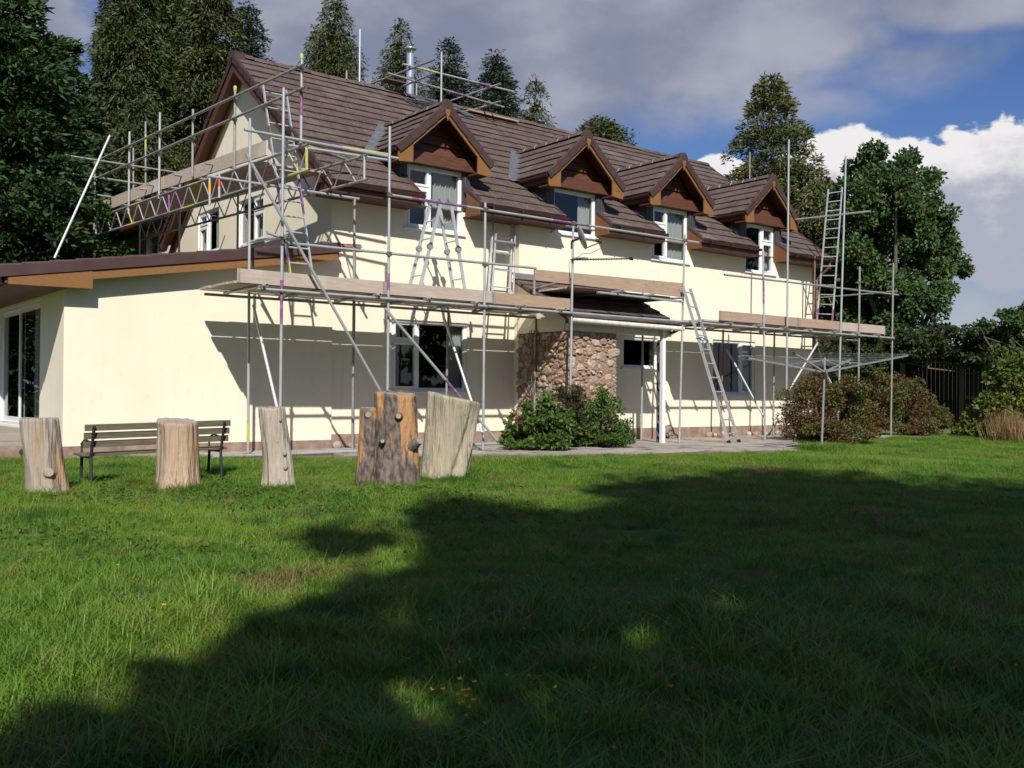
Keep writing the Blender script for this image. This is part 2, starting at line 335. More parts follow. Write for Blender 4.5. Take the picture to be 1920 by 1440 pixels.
def slabs():
    r = random.Random(3); y = -.02; row = 0
    while y > -5.4:
        h = r.choice((.45, .6, .6)); x = -4.6+r.random()*.4
        while x < 15.5:
            w = r.choice((.45, .6, .75, .9)); ok = all(edge_y(cx)+.02 < cy for cx in (x, x+w) for cy in (y-h,))
            if ok:
                dz = r.uniform(-.006, .006); t = r.uniform(-.004, .004); g = .011
                z = -.262+dz
                MB().add([(x+g, y-h+g, -.3), (x+w-g, y-h+g, -.3), (x+w-g, y-g, -.3), (x+g, y-g, -.3), (x+g, y-h+g, z), (x+w-g, y-h+g, z+t), (x+w-g, y-g, z+t+.003), (x+g, y-g, z+.003)],
                         [(4, 5, 6, 7), (0, 1, 5, 4), (1, 2, 6, 5), (2, 3, 7, 6), (3, 0, 4, 7)]).build('paving_slab', r.choice(SLABS), ter)
            x += w
        y -= h; row += 1
slabs()

# ------------------------------------------------------------------ the house
YA, YB = 0.0, -.17            # the two planes of the front wall
XE = 15.22; ZE, YE, ZR, YR = 4.70, -.60, 8.20, 4.0
TN = (ZR-ZE)/(YR-YE)
def roof_z(y): return ZE+(y-YE)*TN
house = thing('cream_house', (7.5, 4, -.3), 'long cream rendered house with brown tiled roof and four gabled dormers', 'house')

def panel(mb, f, us, zs, holes, depth=.28):
    """grid of quads in (u,z) with rectangular holes and their reveals; f(u,z,d) -> point, d = depth into the wall"""
    U = sorted(set(us)|{h[0] for h in holes}|{h[1] for h in holes}); Zs = sorted(set(zs)|{h[2] for h in holes}|{h[3] for h in holes})
    for i in range(len(U)-1):
        for j in range(len(Zs)-1):
            cu, cz = (U[i]+U[i+1])/2, (Zs[j]+Zs[j+1])/2
            if any(h[0] < cu < h[1] and h[2] < cz < h[3] for h in holes): continue
            for d in (0, depth): mb.add([f(U[i], Zs[j], d), f(U[i+1], Zs[j], d), f(U[i+1], Zs[j+1], d), f(U[i], Zs[j+1], d)], [(0, 1, 2, 3)])
    for a, b, c, e in holes:
        for (p, q) in (((a, c), (b, c)), ((b, c), (b, e)), ((b, e), (a, e)), ((a, e), (a, c))):
            mb.add([f(*p, 0), f(*q, 0), f(*q, depth), f(*p, depth)], [(0, 1, 2, 3)])
    return mb
fA = lambda u, z, d: (u, YA+d, z); fB = lambda u, z, d: (u, YB+d, z)
D = [(2.35, 1.66, 3.04, YA, 'L'), (6.07, 5.42, 6.72, YB, '1'), (9.25, 8.60, 9.90, YB, 'L'), (12.82, 12.20, 13.44, YB, 'R')]
WZ0, WZ1 = 4.12, 5.42
ZT = 4.62
GF1 = (1.35, 3.20, .83, 2.27); GF2 = (10.88, 12.64, .82, 2.25); GFP = (7.63, 8.83, 1.44, 2.19)
w = panel(MB(), fA, [0, 4.5], [0, ZT], [GF1, (1.66, 3.04, WZ0, ZT)]); w.build('wall', M['render'], house)
w = panel(MB(), fB, [4.45, XE], [0, ZT], [GF2, GFP]+[(d[1], d[2], WZ0 if d[4] != '1' else 4.42, ZT) for d in D[1:]])
w.add([(4.45, YB, 0), (4.45, .1, 0), (4.45, .1, ZT), (4.45, YB, ZT)], [(0, 1, 2, 3)]); w.build('wall', M['render'], house)
# gable wall, rear wing, back walls
fG = lambda u, z, d: (d, u, z)
GW = [(5.55, 6.86, 4.12, 5.15), (3.04, 4.42, 4.05, 5.08)]
w = panel(MB(), fG, [.8, 7.2], [0, 5.5], GW)
gy = lambda z: (z-4.62)/TN
for s in (0, 1):
    q = (lambda y: y) if s == 0 else (lambda y: 8-y)
    w.add([(0, q(0), 0), (0, q(.8), 0), (0, q(.8), 5.1), (0, q(.8), roof_z(.8)-.14), (0, q(0), roof_z(0)-.14)], [(0, 1, 2, 3, 4)])
z1 = roof_z(.8)-.14
w.add([(0, .8, 5.5), (0, 7.2, 5.5), (0, 7.2, z1), (0, 4, roof_z(4)-.14), (0, .8, z1)], [(0, 1, 2, 3, 4)])
w.build('gable_wall', M['render'], house)
w = panel(MB(), fG, [8, 12.6], [-.25, 5.25], [(9.45, 10.7, 4.45, 5.15)])
w.add([(0, 12.6, -.25), (7, 12.6, -.25), (7, 12.6, 5.25), (0, 12.6, 5.25)], [(0, 1, 2, 3)]); w.build('rear_wing_wall', M['render'], house)
MB().box((-.45, 8.3, 5.25), (7.2, 13, 5.45)).build('rear_wing_roof', M['gutter'], house)
w = MB().add([(XE, YB, 0), (XE, 8, 0), (XE, 8, 4.6), (XE, 4, 8.05), (XE, YB, 4.6)], [(0, 1, 2, 3, 4)])
w.add([(0, 8, 0), (XE, 8, 0), (XE, 8, 4.6), (0, 8, 4.6)], [(0, 1, 2, 3)]); w.build('far_gable_wall', M['render'], house)
w = MB().box((.3, 2.6, -.1), (XE-.1, 2.7, 6.4)).box((.3, .15, 2.55), (XE-.1, 2.6, 2.65))
for x in (4.5, 7.4, 10.4): w.box((x, .3, 0), (x+.1, 2.6, 4.5))
w.build('interior_partition', M['dark'], house)
MB().box((-.02, -.035, -.3), (4.47, .02, -.005)).box((4.47, YB-.03, -.3), (XE+.02, YB+.05, -.005)).build('plinth', M['plinth'], house)
# a few rubble footings show below the render
for i in range(34):
    x = random.uniform(.05, 1.6) if i < 9 else random.uniform(8.8, 15)
    y = (-.05 if x < 4.4 else YB-.045)
    s = random.uniform(.05, .11); n = 7
    MB().lathe((x, y-.02, -.27), [(s*.7, 0), (s, s*.5), (s*.85, s*1.1), (s*.3, s*1.4)], n).build('footing_stone', random.choice(STONES), house)

def window(x0, x1, z0, z1, y, lay, f=None, sill=True, curtain=None, parent=house):
    f = f or (lambda u, z, d: (u, y+d, z))
    mb = lambda: MB()
    def bar(m, a, b, c, e, d0, d1):
        P = [f(a, c, d0), f(b, c, d0), f(b, e, d0), f(a, e, d0), f(a, c, d1), f(b, c, d1), f(b, e, d1), f(a, e, d1)]
        return m.add(P, [(0, 3, 2, 1), (4, 5, 6, 7), (0, 1, 5, 4), (1, 2, 6, 5), (2, 3, 7, 6), (3, 0, 4, 7)])
    t = .058; fr = MB()
    bar(fr, x0, x0+t, z0, z1, .035, .11); bar(fr, x1-t, x1, z0, z1, .035, .11); bar(fr, x0+t, x1-t, z0, z0+t, .035, .11); bar(fr, x0+t, x1-t, z1-t, z1, .035, .11)
    W_, H_ = x1-x0, z1-z0; cells = []
    if lay == '1': cells = [(x0+t, x1-t, z0+t, z1-t, 0)]
    else:
        k = .42 if lay in ('L', 'R') else .34
        xm = x0+W_*k if lay in ('L', 'l') else x1-W_*k
        zm = z0+H_*(.70 if lay in ('l', 'r') else .66)
        bar(fr, xm-.03, xm+.03, z0+t, z1-t, .037, .108)
        if lay in ('L', 'l'): a, b, c, e = x0+t, xm-.03, xm+.03, x1-t
        else: a, b, c, e = xm+.03, x1-t, x0+t, xm-.03
        bar(fr, a, b, zm-.028, zm+.028, .037, .108)
        cells = [(a, b, z0+t, zm-.028, 1), (a, b, zm+.028, z1-t, 1), (c, e, z0+t, z1-t, 0)]
    win = fr.build('window', M['white'], parent)
    for a, b, c, e, cas in cells:
        if cas:
            s = .045; m = MB(); bar(m, a, a+s, c, e, .02, .1); bar(m, b-s, b, c, e, .02, .1); bar(m, a+s, b-s, c, c+s, .02, .1); bar(m, a+s, b-s, e-s, e, .02, .1)
            m.build('casement', M['white'], win); a += s; b -= s; c += s; e -= s
        else:
            s = .018; m = MB(); bar(m, a, a+s, c, e, .05, .1); bar(m, b-s, b, c, e, .05, .1); bar(m, a+s, b-s, c, c+s, .05, .1); bar(m, a+s, b-s, e-s, e, .05, .1)
            m.build('glazing_bead', M['white'], win); a += s; b -= s; c += s; e -= s
        m = MB(); m.add([f(a-.005, c-.005, .075), f(b+.005, c-.005, .075), f(b+.005, e+.005, .075), f(a-.005, e+.005, .075)], [(0, 1, 2, 3)]); m.build('pane', M['glass'], win)
    if sill:
        m = MB(); bar(m, x0-.07, x1+.07, z0-.035, z0-.002, -.05, .1); m.build('sill', M['white'], win)
    if curtain:
        for (a, b) in curtain:
            V = []; n = 26
            for i in range(n+1):
                u = a+(b-a)*i/n; d = .2+.03*math.sin(i*2.1)+.012*math.sin(i*5.3)
                V += [f(u, z0+.02, d), f(u, z1-.03, d*.9+.01)]
            MB().add(V, [(2*i, 2*i+2, 2*i+3, 2*i+1) for i in range(n)], True).build('curtain', M['curtain'], win)
    return win
for d in D:
    z0 = WZ0 if d[4] != '1' else 4.42
    cur = {'L': [(d[2]-.62, d[2]-.03)], '1': [(d[1]+.9, d[2]-.05)], 'R': [(d[2]-.36, d[2]-.04)]}[d[4]]
    window(d[1], d[2], z0, WZ1, d[3], d[4], curtain=cur)
window(*GF1, YA, 'l', curtain=[(2.86, 3.14)]); window(*GF2, YB, 'r', curtain=[(12.2, 12.6)]); window(*GFP, YB, '1')
for h in GW: window(*h, 0, 'R' if h[0] > 5 else 'L', f=fG, curtain=[(h[0]+.08, h[0]+.55)])
window(9.45, 10.7, 4.45, 5.15, 0, 'l', f=fG)

# ---- main roof
def interval_cut(a, b, cuts):
    segs = [(a, b)]
    for c, e in cuts:
        out = []
        for p, q in segs:
            if e <= p or c >= q: out.append((p, q))
            else:
                if c > p+.02: out.append((p, c))
                if e < q-.02: out.append((e, q))
        segs = out
    return segs
XL, XR = -.36, 15.55
rs = MB()
def roofslab(mb, segs, y0, y1, back=False):
    for p, q in segs:
        g = (lambda y: 8-y) if back else (lambda y: y)
        for dz0, dz1 in ((-.10, -.03),):
            a = [(p, g(y0), roof_z(y0)+dz0), (q, g(y0), roof_z(y0)+dz0), (q, g(y1), roof_z(y1)+dz0), (p, g(y1), roof_z(y1)+dz0)]
            b = [(x, y, z+dz1-dz0) for x, y, z in a]
            mb.add(a+b, [(0, 3, 2, 1), (4, 5, 6, 7), (0, 1, 5, 4), (1, 2, 6, 5), (2, 3, 7, 6), (3, 0, 4, 7)])
def hole(y, z):
    out = []
    for c, a, b, yw, l in D:
        if y < yw+.12: out.append((a-.02, b+.02))
        elif z < 5.62: out.append((c-.90, c+.90))
    return out
ys_ = [YE+.02, -.06, 0.1, .35, .62, YR]
for i in range(len(ys_)-1):
    ym = (ys_[i]+ys_[i+1])/2
    roofslab(rs, interval_cut(XL+.03, XR-.03, hole(ym, roof_z(ys_[i]))), ys_[i], ys_[i+1])
roofslab(rs, [(XL+.03, XR-.03)], YE, YR, True)
roof = rs.build('roof', M['gutter'], house)
ct, sn = 1/math.hypot(1, TN), TN/math.hypot(1, TN)
SL = (YR-YE)/ct
def course(name, segs, pt, up, gauge, parent, tw=.30, thick=.047, seed=0):
    """overlapping tiles in one course: pt(u, s) -> point on the roof plane, s up the slope; each tile's lower edge stands proud"""
    r = random.Random(seed); up = np.array(up)
    for (a, b, s0, s1) in segs:
        m = MB(); u = a-(r.random()*tw)
        while u < b:
            c, e = max(u, a), min(u+tw, b); u += tw
            if e-c < .02: continue
            j = r.uniform(-.005, .005); k = r.uniform(-.004, .004); g = .0013
            p = [np.array(pt(c+g, s0+k)), np.array(pt(e-g, s0+k)), np.array(pt(e-g, s1)), np.array(pt(c+g, s1))]
            h0 = thick+j; h1 = .012
            q = [p[0]+up*h0, p[1]+up*(h0+k), p[2]+up*h1, p[3]+up*h1]
            p = [x-up*.03 for x in p]
            m.add(p+q, [(4, 5, 6, 7), (0, 1, 5, 4), (1, 2, 6, 5), (3, 0, 4, 7)])
        m.build(name, M['tile'], parent)
NC = 16; G = SL/NC
upF = (0, -sn, ct)
for i in range(NC):
    s0 = i*G; y0 = YE+s0*ct; z0 = roof_z(y0)
    segs = [(p, q, s0-.035, s0+G+.03) for p, q in interval_cut(XL, XR, hole(y0+.16, z0))]
    course('tile_course', segs, lambda u, s: (u, YE+s*ct, roof_z(YE+s*ct)), upF, G, roof, seed=i)
for i in range(NC):
    s0 = i*G
    if i % 1 == 0: course('tile_course', [(XL, XR, s0-.035, s0+G+.03)], lambda u, s: (u, 8-(YE+s*ct), roof_z(YE+s*ct)), (0, sn, ct), G, roof, tw=1.2, seed=50+i)
def ridge_tiles(p, q, parent, length=.45, r=.125, drop=.08, mortar=True, matn='tile', jit=.008):
    p, q = np.array(p, float), np.array(q, float); Lr = np.linalg.norm(q-p); d = (q-p)/Lr; n = max(1, round(Lr/length)); side = np.cross(d, [0, 0, 1])
    prof = [(-1., -.62), (-.72, -.12), (-.36, .16), (0, .27), (.36, .16), (.72, -.12), (1., -.62)]
    rr = random.Random(int(Lr*100)); mm = MB()
    for k in range(n):
        a = p+d*(Lr*k/n+.006); b = p+d*(Lr*(k+1)/n-.006); dz = rr.uniform(-jit, jit); V = []
        for c, rad in ((a, r), (b, r*1.05)): V += [c+side*x*rad+np.array([0, 0, z*rad+.05+dz]) for x, z in prof]
        m = MB().add(V, [(i, i+1, 8+i, 7+i) for i in range(6)]+[tuple(range(7)), tuple(range(13, 6, -1))]); m.build('ridge_tile', M[matn], parent)
        if k and mortar:
            V = []
            for c in (a-d*.013, a+d*.010): V += [c+side*x*r*1.03+np.array([0, 0, z*r*1.03+.053]) for x, z in prof]
            mm.add(V, [(i, i+1, 8+i, 7+i) for i in range(6)])
    if mortar and mm.v: mm.build('ridge_mortar', M['mortar'], parent)
ridge_tiles((XL, YR, ZR+.0), (4.3, YR, ZR), roof, mortar=False, jit=.012); ridge_tiles((4.3, YR, ZR), (XR, YR, ZR), roof, mortar=False, jit=.012)
# torn underlay patch and loose tiles near the flue
for k in range(26):
    u = random.uniform(4.0, 5.8); s = SL-random.uniform(.12, .75); y = YE+s*ct
    c = np.array((u, y, roof_z(y)))+np.array(upF)*random.uniform(.05, .09); a = random.uniform(-.5, .5); ln = random.uniform(.1, .3); wd = random.uniform(.03, .12)
    ax = np.array([math.cos(a), math.sin(a)*ct, math.sin(a)*sn]); ay = np.cross(upF, ax)
    MB().add([c-ax*ln-ay*wd, c+ax*ln-ay*wd*.6, c+ax*ln*.8+ay*wd, c-ax*ln*.9+ay*wd*.7], [(0, 1, 2, 3)]).build('torn_felt', M['leadd'] if k % 4 else M['lead'], roof)
MB().beam((3.4, 3.85, 8.42), (3.95, 3.8, 8.40), .3, .03).build('loose_tile', M['tile'], roof)
# verges
def verge(x, sx, y0, y1, parent, n, back=False, wid=.17, step=0):
    g = (lambda y: 8-y) if back else (lambda y: y)
    for k in range(n):
        a = y0+(y1-y0)*k/n; b = y0+(y1-y0)*(k+1)/n+.02; dz = .045
        za, zb = roof_z(a)+dz+.012, roof_z(b)+dz-.008
        V = []
        for y, z in ((a, za), (b, zb)):
            V += [(x+sx*.06, g(y), z), (x, g(y), z+.012), (x-sx*.012, g(y), z-.02), (x-sx*.012, g(y), z-wid), (x+sx*.012, g(y), z-wid), (x+sx*.02, g(y), z-.03)]
        MB().add(V, [(i, (i+1) % 6, 6+(i+1) % 6, 6+i) for i in range(6)]+[tuple(range(6)), tuple(range(11, 5, -1))]).build('verge_tile', M['verge'], parent)
verge(XL, 1, YE-.02, YR, roof, 14); verge(XL, 1, YE-.02, YR, roof, 14, True); verge(XR, -1, YE-.02, YR, roof, 14)
MB().prism([(XL-.02, YR-.17, ZR-.16), (XL-.02, YR-.17, ZR+.06), (XL-.02, YR, ZR+.13), (XL-.02, YR+.17, ZR+.06), (XL-.02, YR+.17, ZR-.16), (XL-.02, YR, ZR-.03)], (.25, 0, 0)).build('ridge_end_cap', M['verge'], roof)
# soffits and barge boards of the two gables
for back in (False, True):
    g = (lambda y: 8-y) if back else (lambda y: y)
    for x0, x1, nm, mt, dz0, dz1 in ((-.335, -.305, 'barge_board', 'mahog', -.34, -.11), (-.30, -.01, 'soffit', 'mahog', -.16, -.11), (-.05, -.012, 'barge_moulding', 'pine', -.27, -.165), (15.5, 15.53, 'barge_board', 'pine', -.3, -.11), (15.24, 15.5, 'soffit', 'mahog', -.16, -.11)):
        V = [(x, g(y), roof_z(y)+dz) for y in (YE+.03, YR) for x, dz in ((x0, dz0), (x1, dz0), (x1, dz1), (x0, dz1))]
        MB().add(V, [(0, 1, 2, 3), (7, 6, 5, 4), (0, 4, 5, 1), (1, 5, 6, 2), (2, 6, 7, 3), (3, 7, 4, 0)]).build(nm, M[mt], house)
# eaves: boxed soffit, fascia, gutter with brackets, end boards
def eave(x0, x1, left_end=True, right_end=True):
    yb = YA+.01 if x1 < 4.4 else YB+.01
    e = MB().box((x0, YE+.02, 4.475), (x1, yb if x0 > 4.4 or x1 < 4.4 else .01, 4.50)).box((x0, YE, 4.48), (x1, YE+.022, 4.66)).build('eave', M['mahogd'], house)
    n = 9; prof = [(YE-.062+.058*math.cos(t), 4.655+.058*math.sin(t)) for t in np.linspace(math.pi, 2*math.pi, n)]
    xa, xb = x0-.03, x1+.03; V = [(x, y, z) for x in (xa, xb) for y, z in prof]; V += [(x, YE-.062+.05*math.cos(t), 4.655+.05*math.sin(t)) for x in (xa, xb) for t in np.linspace(math.pi, 2*math.pi, n)]
    F = [(i, i+1, n+i+1, n+i) for i in range(n-1)]+[(2*n+i, 3*n+i, 3*n+i+1, 2*n+i+1) for i in range(n-1)]+[tuple(range(n)), tuple(range(2*n-1, n-1, -1))]
    MB().add(V, F, True).build('gutter', M['gutter'], e)
    x = x0+.25
    while x < x1:
        MB().box((x, YE-.128, 4.585), (x+.035, YE, 4.665)).build('gutter_bracket', M['gutter'], e); x += .78
    for s, xx in ((left_end, x0), (right_end, x1)):
        if s:
            sgn = -1 if xx == x0 else 1
            MB().prism([(xx, YE-.005, 4.47), (xx, yb+.02, 4.47), (xx, yb+.02, roof_z(yb)-.06), (xx, YE-.005, 4.67)], (sgn*.022, 0, 0)).build('end_board', M['pined'], e)
for x0, x1, l, r_ in ((-.3, 1.64, False, True), (3.06, 5.40, True, True), (6.74, 8.58, True, True), (9.92, 12.18, True, True), (13.46, 15.5, True, True)): eave(x0, x1, l, r_)
MB().prism([(-.34, YE, 4.47), (-.34, 0, 4.47), (-.34, 0, roof_z(0)-.11), (-.34, YE, 4.64)], (.05, 0, 0)).build('eave_end', M['mahog'], house)
# small verge caps where the eaves stop beside each dormer window
for c, a, b, yw, l in D:
    for x, s in ((a-.03, 1), (b+.03, -1)):
        V = []
        for y in (YE-.03, yw+.05):
            z = roof_z(y)+.05; V += [(x-s*.09, y, z), (x, y, z+.005), (x+s*.014, y, z-.02), (x+s*.014, y, z-.16), (x, y, z-.16), (x-s*.09, y, z-.02)]
        MB().add(V, [(i, (i+1) % 6, 6+(i+1) % 6, 6+i) for i in range(6)]+[tuple(range(6)), tuple(range(11, 5, -1))]).build('verge_tile', M['verge'], roof)
# downpipe at the far corner
MB().path([(15.32, YE-.06, 4.62), (15.32, YE-.06, 4.45), (15.32, YB-.08, 4.15), (15.32, YB-.08, -.25)], .036).build('downpipe', M['rust'], house)

# ---- dormers
DT = 0.90; HW = 1.13; DZR = 6.66
def dormer(i, c, a, b, yw):
    yb = yw-.42; ze = DZR-HW*DT; H = .90
    cheek = MB()
    for s in (-1, 1):
        x = c+s*H; yk = YE+(5.66-ZE)/TN
        cheek.prism([(x, yw+.0, roof_z(yw)-.12), (x, yw+.0, 5.66), (x, yk+.1, 5.66), (x, yk+.1, 5.55)], (-s*.06, 0, 0))
    dm = cheek.build('dormer', M['leadd'], house)
    for s, x0, x1 in ((-1, c-H+.001, a), (1, b, c+H-.001)):
        MB().box((x0, yw-.025, 4.62), (x1, yw+.1, 5.5)).build('cladding_strip', M['leadd'], dm)
        for k in range(2): MB().box((x0+.05+.09*k, yw-.034, 4.7), (x0+.06+.09*k, yw-.026, 5.46)).build('cladding_seam', M['lead'], dm)
    MB().box((a, yw, 5.42), (b, yw+.12, 5.5)).build('lintel', M['leadd'], dm)
    # timber front
    MB().box((c-1.0, yw-.13, 5.43), (c+1.0, yw+.06, 5.68)).build('fascia_beam', M['mahog'], dm, .004)
    hz = lambda z: (DZR-.13-z)/DT
    z = 5.69
    for k, hgt in enumerate((.2, .2, .2, .25)):
        z1 = min(z+hgt, DZR-.16); h0, h1 = min(hz(z), 1.0), max(hz(z1), .01)
        MB().add([(c-h0, yw+.0, z), (c+h0, yw+.0, z), (c+h1, yw+.045, z1), (c-h1, yw+.045, z1), (c-h0, yw+.07, z), (c+h0, yw+.07, z), (c+h1, yw+.07, z1), (c-h1, yw+.07, z1)],
                 [(0, 1, 2, 3), (7, 6, 5, 4), (0, 4, 5, 1), (1, 5, 6, 2), (2, 6, 7, 3), (3, 7, 4, 0)]).build('weatherboard', M['mahog'], dm); z += hgt+.004
    # soffit slabs (dark underside of the roof) back to the main roof
    for s in (-1, 1):
        def P(h, y, dz): return (c+s*h, y, DZR-h*DT+dz)
        ybk = lambda h: YE+(DZR-h*DT-ZE)/TN+.12
        V = [P(0, yb+.03, -.10), P(HW, yb+.03, -.10), P(HW, ybk(HW), -.10), P(0, ybk(0), -.10), P(0, yb+.03, -.03), P(HW, yb+.03, -.03), P(HW, ybk(HW), -.03), P(0, ybk(0), -.03)]
        MB().add(V, [(0, 3, 2, 1), (4, 5, 6, 7), (0, 1, 5, 4), (1, 2, 6, 5), (2, 3, 7, 6)]).build('soffit', M['gutter'], dm)
        # side fascia and gutter
        xf = c+s*(HW-.03); zf = DZR-HW*DT
        MB().box((xf-.012, yb+.03, zf-.22), (xf+.012, ybk(HW)+.05, zf-.06)).build('side_fascia', M['mahogd'], dm)
        MB().box((min(xf-s*.012, c+s*H), yb+.03, zf-.22), (max(xf-s*.012, c+s*H), ybk(HW)+.05, zf-.20)).build('side_soffit', M['mahog'], dm)
        MB().tube((xf+s*.055, yb+.04, zf-.075), (xf+s*.055, ybk(HW)+.0, zf-.075), .05, n=8).build('side_gutter', M['gutter'], dm)
        # tile courses
        NCd = 5; run = math.hypot(HW, HW*DT); cd, sd = HW/run, HW*DT/run; gg = run/NCd
        for k in range(NCd):
            s0 = k*gg; h = HW-(s0+gg/2)*cd; yend = ybk(max(h, 0))+.1
            sg = [(yb, yend, s0-.04, s0+gg+.02)]
            course('tile_course', sg, lambda u, q: (c+s*(HW+.03-q*cd*1.0), u, DZR-(HW+.03-q*cd)*DT), (s*sd, 0, cd), gg, dm, seed=100+i*10+k)
        # verge tiles down the front
        nV = 4
        for k in range(nV):
            h0, h1 = .04+(HW+.02)*k/nV, .04+(HW+.02)*(k+1)/nV+.012; V = []
            for h, dz in ((h0, .035), (h1, .052)):
                zz = DZR-h*DT+dz; n_ = np.array((s*sd, cd))
                V += [(c+s*h, yb+.05, zz), (c+s*h, yb-.01, zz+.008), (c+s*h, yb-.022, zz-.01), (c+s*h-s*sd*.15, yb-.022, zz-cd*.15-.02), (c+s*h-s*sd*.15, yb, zz-cd*.15-.02), (c+s*h-s*sd*.02, yb, zz-.03)]
            MB().add(V, [(q, (q+1) % 6, 6+(q+1) % 6, 6+q) for q in range(6)]+[tuple(range(6)), tuple(range(11, 5, -1))]).build('verge_tile', M['verge'], dm)
        # barge board with boxed foot
        y0, y1 = yb+.012, yb+.045
        t0, t1 = .13, .26
        pl = [(c+s*.0, y0, DZR-t0), (c+s*HW*1.0, y0, DZR-HW*DT-t0), (c+s*HW, y0, DZR-HW*DT-t1-.03), (c+s*(HW-.02), y0, DZR-HW*DT-t1-.06), (c+s*(HW-.34), y0, DZR-HW*DT-t1-.03), (c+s*(HW-.34), y0, DZR-(HW-.34)*DT-t1), (c, y0, DZR-t1)]
        if s < 0: pl = pl[::-1]
        MB().prism(pl, (0, y1-y0, 0)).build('barge_board', M['pine'], dm)
        xx0 = c+s*(HW-.34); 
        MB().box((min(xx0, c+s*(HW-.02)), y1, DZR-HW*DT-t1-.035), (max(xx0, c+s*(HW-.02)), yw-.03, DZR-HW*DT-t1-.005)).build('boxed_foot', M['mahog'], dm)
        # lead valley
        V = []
        for h in (0.0, HW+.16):
            y = YE+(DZR-h*DT-ZE)/TN; z = DZR-h*DT
            V += [(c+s*(h-.08), y-.10, z+.09), (c+s*(h+.0), y, z+.075), (c+s*(h+.13), y+.05, z+.11)]
        MB().add(V, [(0, 1, 4, 3), (1, 2, 5, 4)]).build('valley_lead', M['lead'], dm)
        # stepped apron of lead on the roof beside the cheek
        yk = YE+(5.5-ZE)/TN; x = c+s*(H+.005)
        MB().add([(x, yw-.02, roof_z(yw)+.13), (x, yk, roof_z(yk)+.12), (x, yk, roof_z(yk)+.05), (x, yw-.02, roof_z(yw)+.05), (x+s*.15, yw-.04, roof_z(yw)+.062), (x+s*.15, yk, roof_z(yk)+.062)],
                 [(0, 1, 2, 3), (3, 2, 5, 4)]).build('cheek_flashing', M['lead'], dm)
    MB().prism([(c-.075, yb-.0, DZR-.12), (c+.075, yb-.0, DZR-.12), (c, yb-.0, DZR-.37)][::-1], (0, -.03, 0)).build('finial', M['pine'], dm)
    MB().prism([(c-.16, yb-.032, DZR-.24), (c, yb-.032, DZR-.10), (c+.16, yb-.032, DZR-.24), (c+.125, yb-.032, DZR-.015), (c+.055, yb-.032, DZR+.075), (c-.055, yb-.032, DZR+.075), (c-.125, yb-.032, DZR-.015)], (0, .14, 0)).build('ridge_end_cap', M['verge'], dm, .01)
    ridge_tiles((c, yb+.12, DZR+.0), (c, YE+(DZR-ZE)/TN-.0, DZR+.0), dm, .42, .11)
for i, (c, a, b, yw, l) in enumerate(D): dormer(i, c, a, b, yw)

# ---- flue
fl = thing('flue_pipe', (4.55, 4.45, 8.0), 'shiny steel flue pipe with a flat cowl behind the roof ridge', 'flue')
MB().tube((4.55, 4.45, 7.75), (4.55, 4.45, 9.46), .1, n=24).build('pipe', M['stain'], fl)
for z in (8.15, 8.85): MB().tube((4.55, 4.45, z), (4.55, 4.45, z+.04), .106, n=24).build('joint_band', M['stain'], fl)
for k in range(3):
    t = k*2.09+.4; MB().tube((4.55+.085*math.cos(t), 4.45+.085*math.sin(t), 9.4), (4.55+.085*math.cos(t), 4.45+.085*math.sin(t), 9.60), .008, n=6).build('cowl_strut', M['stain'], fl)
MB().lathe((4.55, 4.45, 9.58), [(.155, 0), (.16, .02), (.10, .055), (.02, .08)], 24).build('cowl', M['stain'], fl)

# ------------------------------------------------------------------ the extension on the left
ext = thing('house_extension', (-2.4, 3, -.3), 'cream single-storey extension with a low sloping roof and glazed sliding door', 'extension')
YX = -.045; AX = -4.75
az_ = lambda x: 2.62+(x+5.75)*(3.55-2.62)/5.75          # top of the roof deck
w = MB().add([(AX, YX, -.1), (0.01, YX, -.1), (0.01, YX, 3.45), (AX, YX, az_(AX)-.12)], [(0, 1, 2, 3)])
w.add([(0.01, YX, -.1), (0.01, .05, -.1), (0.01, .05, 3.5), (0.01, YX, 3.5)], [(0, 1, 2, 3)])
w.build('wall', M['render'], ext)
fS = lambda u, z, d: (AX+d, u, z)
panel(MB(), fS, [YX, 8], [-.1, 2.66], [(1.5, 4.9, .14, 2.36)], .2).build('side_wall', M['render'], ext)
MB().box((AX-.012, YX-.012, -.32), (.0, YX+.05, -.102)).box((AX-.012, YX+.05, -.32), (AX+.05, 8, -.102)).build('plinth', M['plinth'], ext)
MB().box((AX+1.8, .6, -.1), (AX+1.85, 7, 2.5)).box((AX+.2, .55, -.1), (AX+1.8, .6, 2.5)).box((AX+.2, 7, -.1), (AX+1.8, 7.05, 2.5)).box((AX+.2, .6, 2.48), (AX+1.8, 7, 2.5)).box((AX+.2, .6, .1), (AX+1.8, 7, .12)).build('interior_partition', M['dark'], ext)
V = [(x, y, az_(x)+dz) for x, y in ((-5.72, -.3), (-.01, -.3), (-.01, 8), (-5.72, 8)) for dz in (-.12, 0)]
MB().add(V, [(0, 2, 4, 6), (1, 7, 5, 3), (0, 1, 3, 2), (2, 3, 5, 4), (4, 5, 7, 6), (6, 7, 1, 0)]).build('roof', M['gutter'], ext)
ro = [o for o in ext.children if o.name.startswith('roof')][0]
sA = math.hypot(5.75, .93); cA, nA = 5.75/sA, .93/sA
for k in range(15):
    g = 5.78/15; s0 = k*g
    course('tile_course', [(-.33, 8, s0-.03, s0+g+.03)], lambda u, s: (-5.78+s*cA, u, az_(-5.78+s*cA)), (-nA, 0, cA), g, ro, tw=.6, seed=200+k)
nv = 15
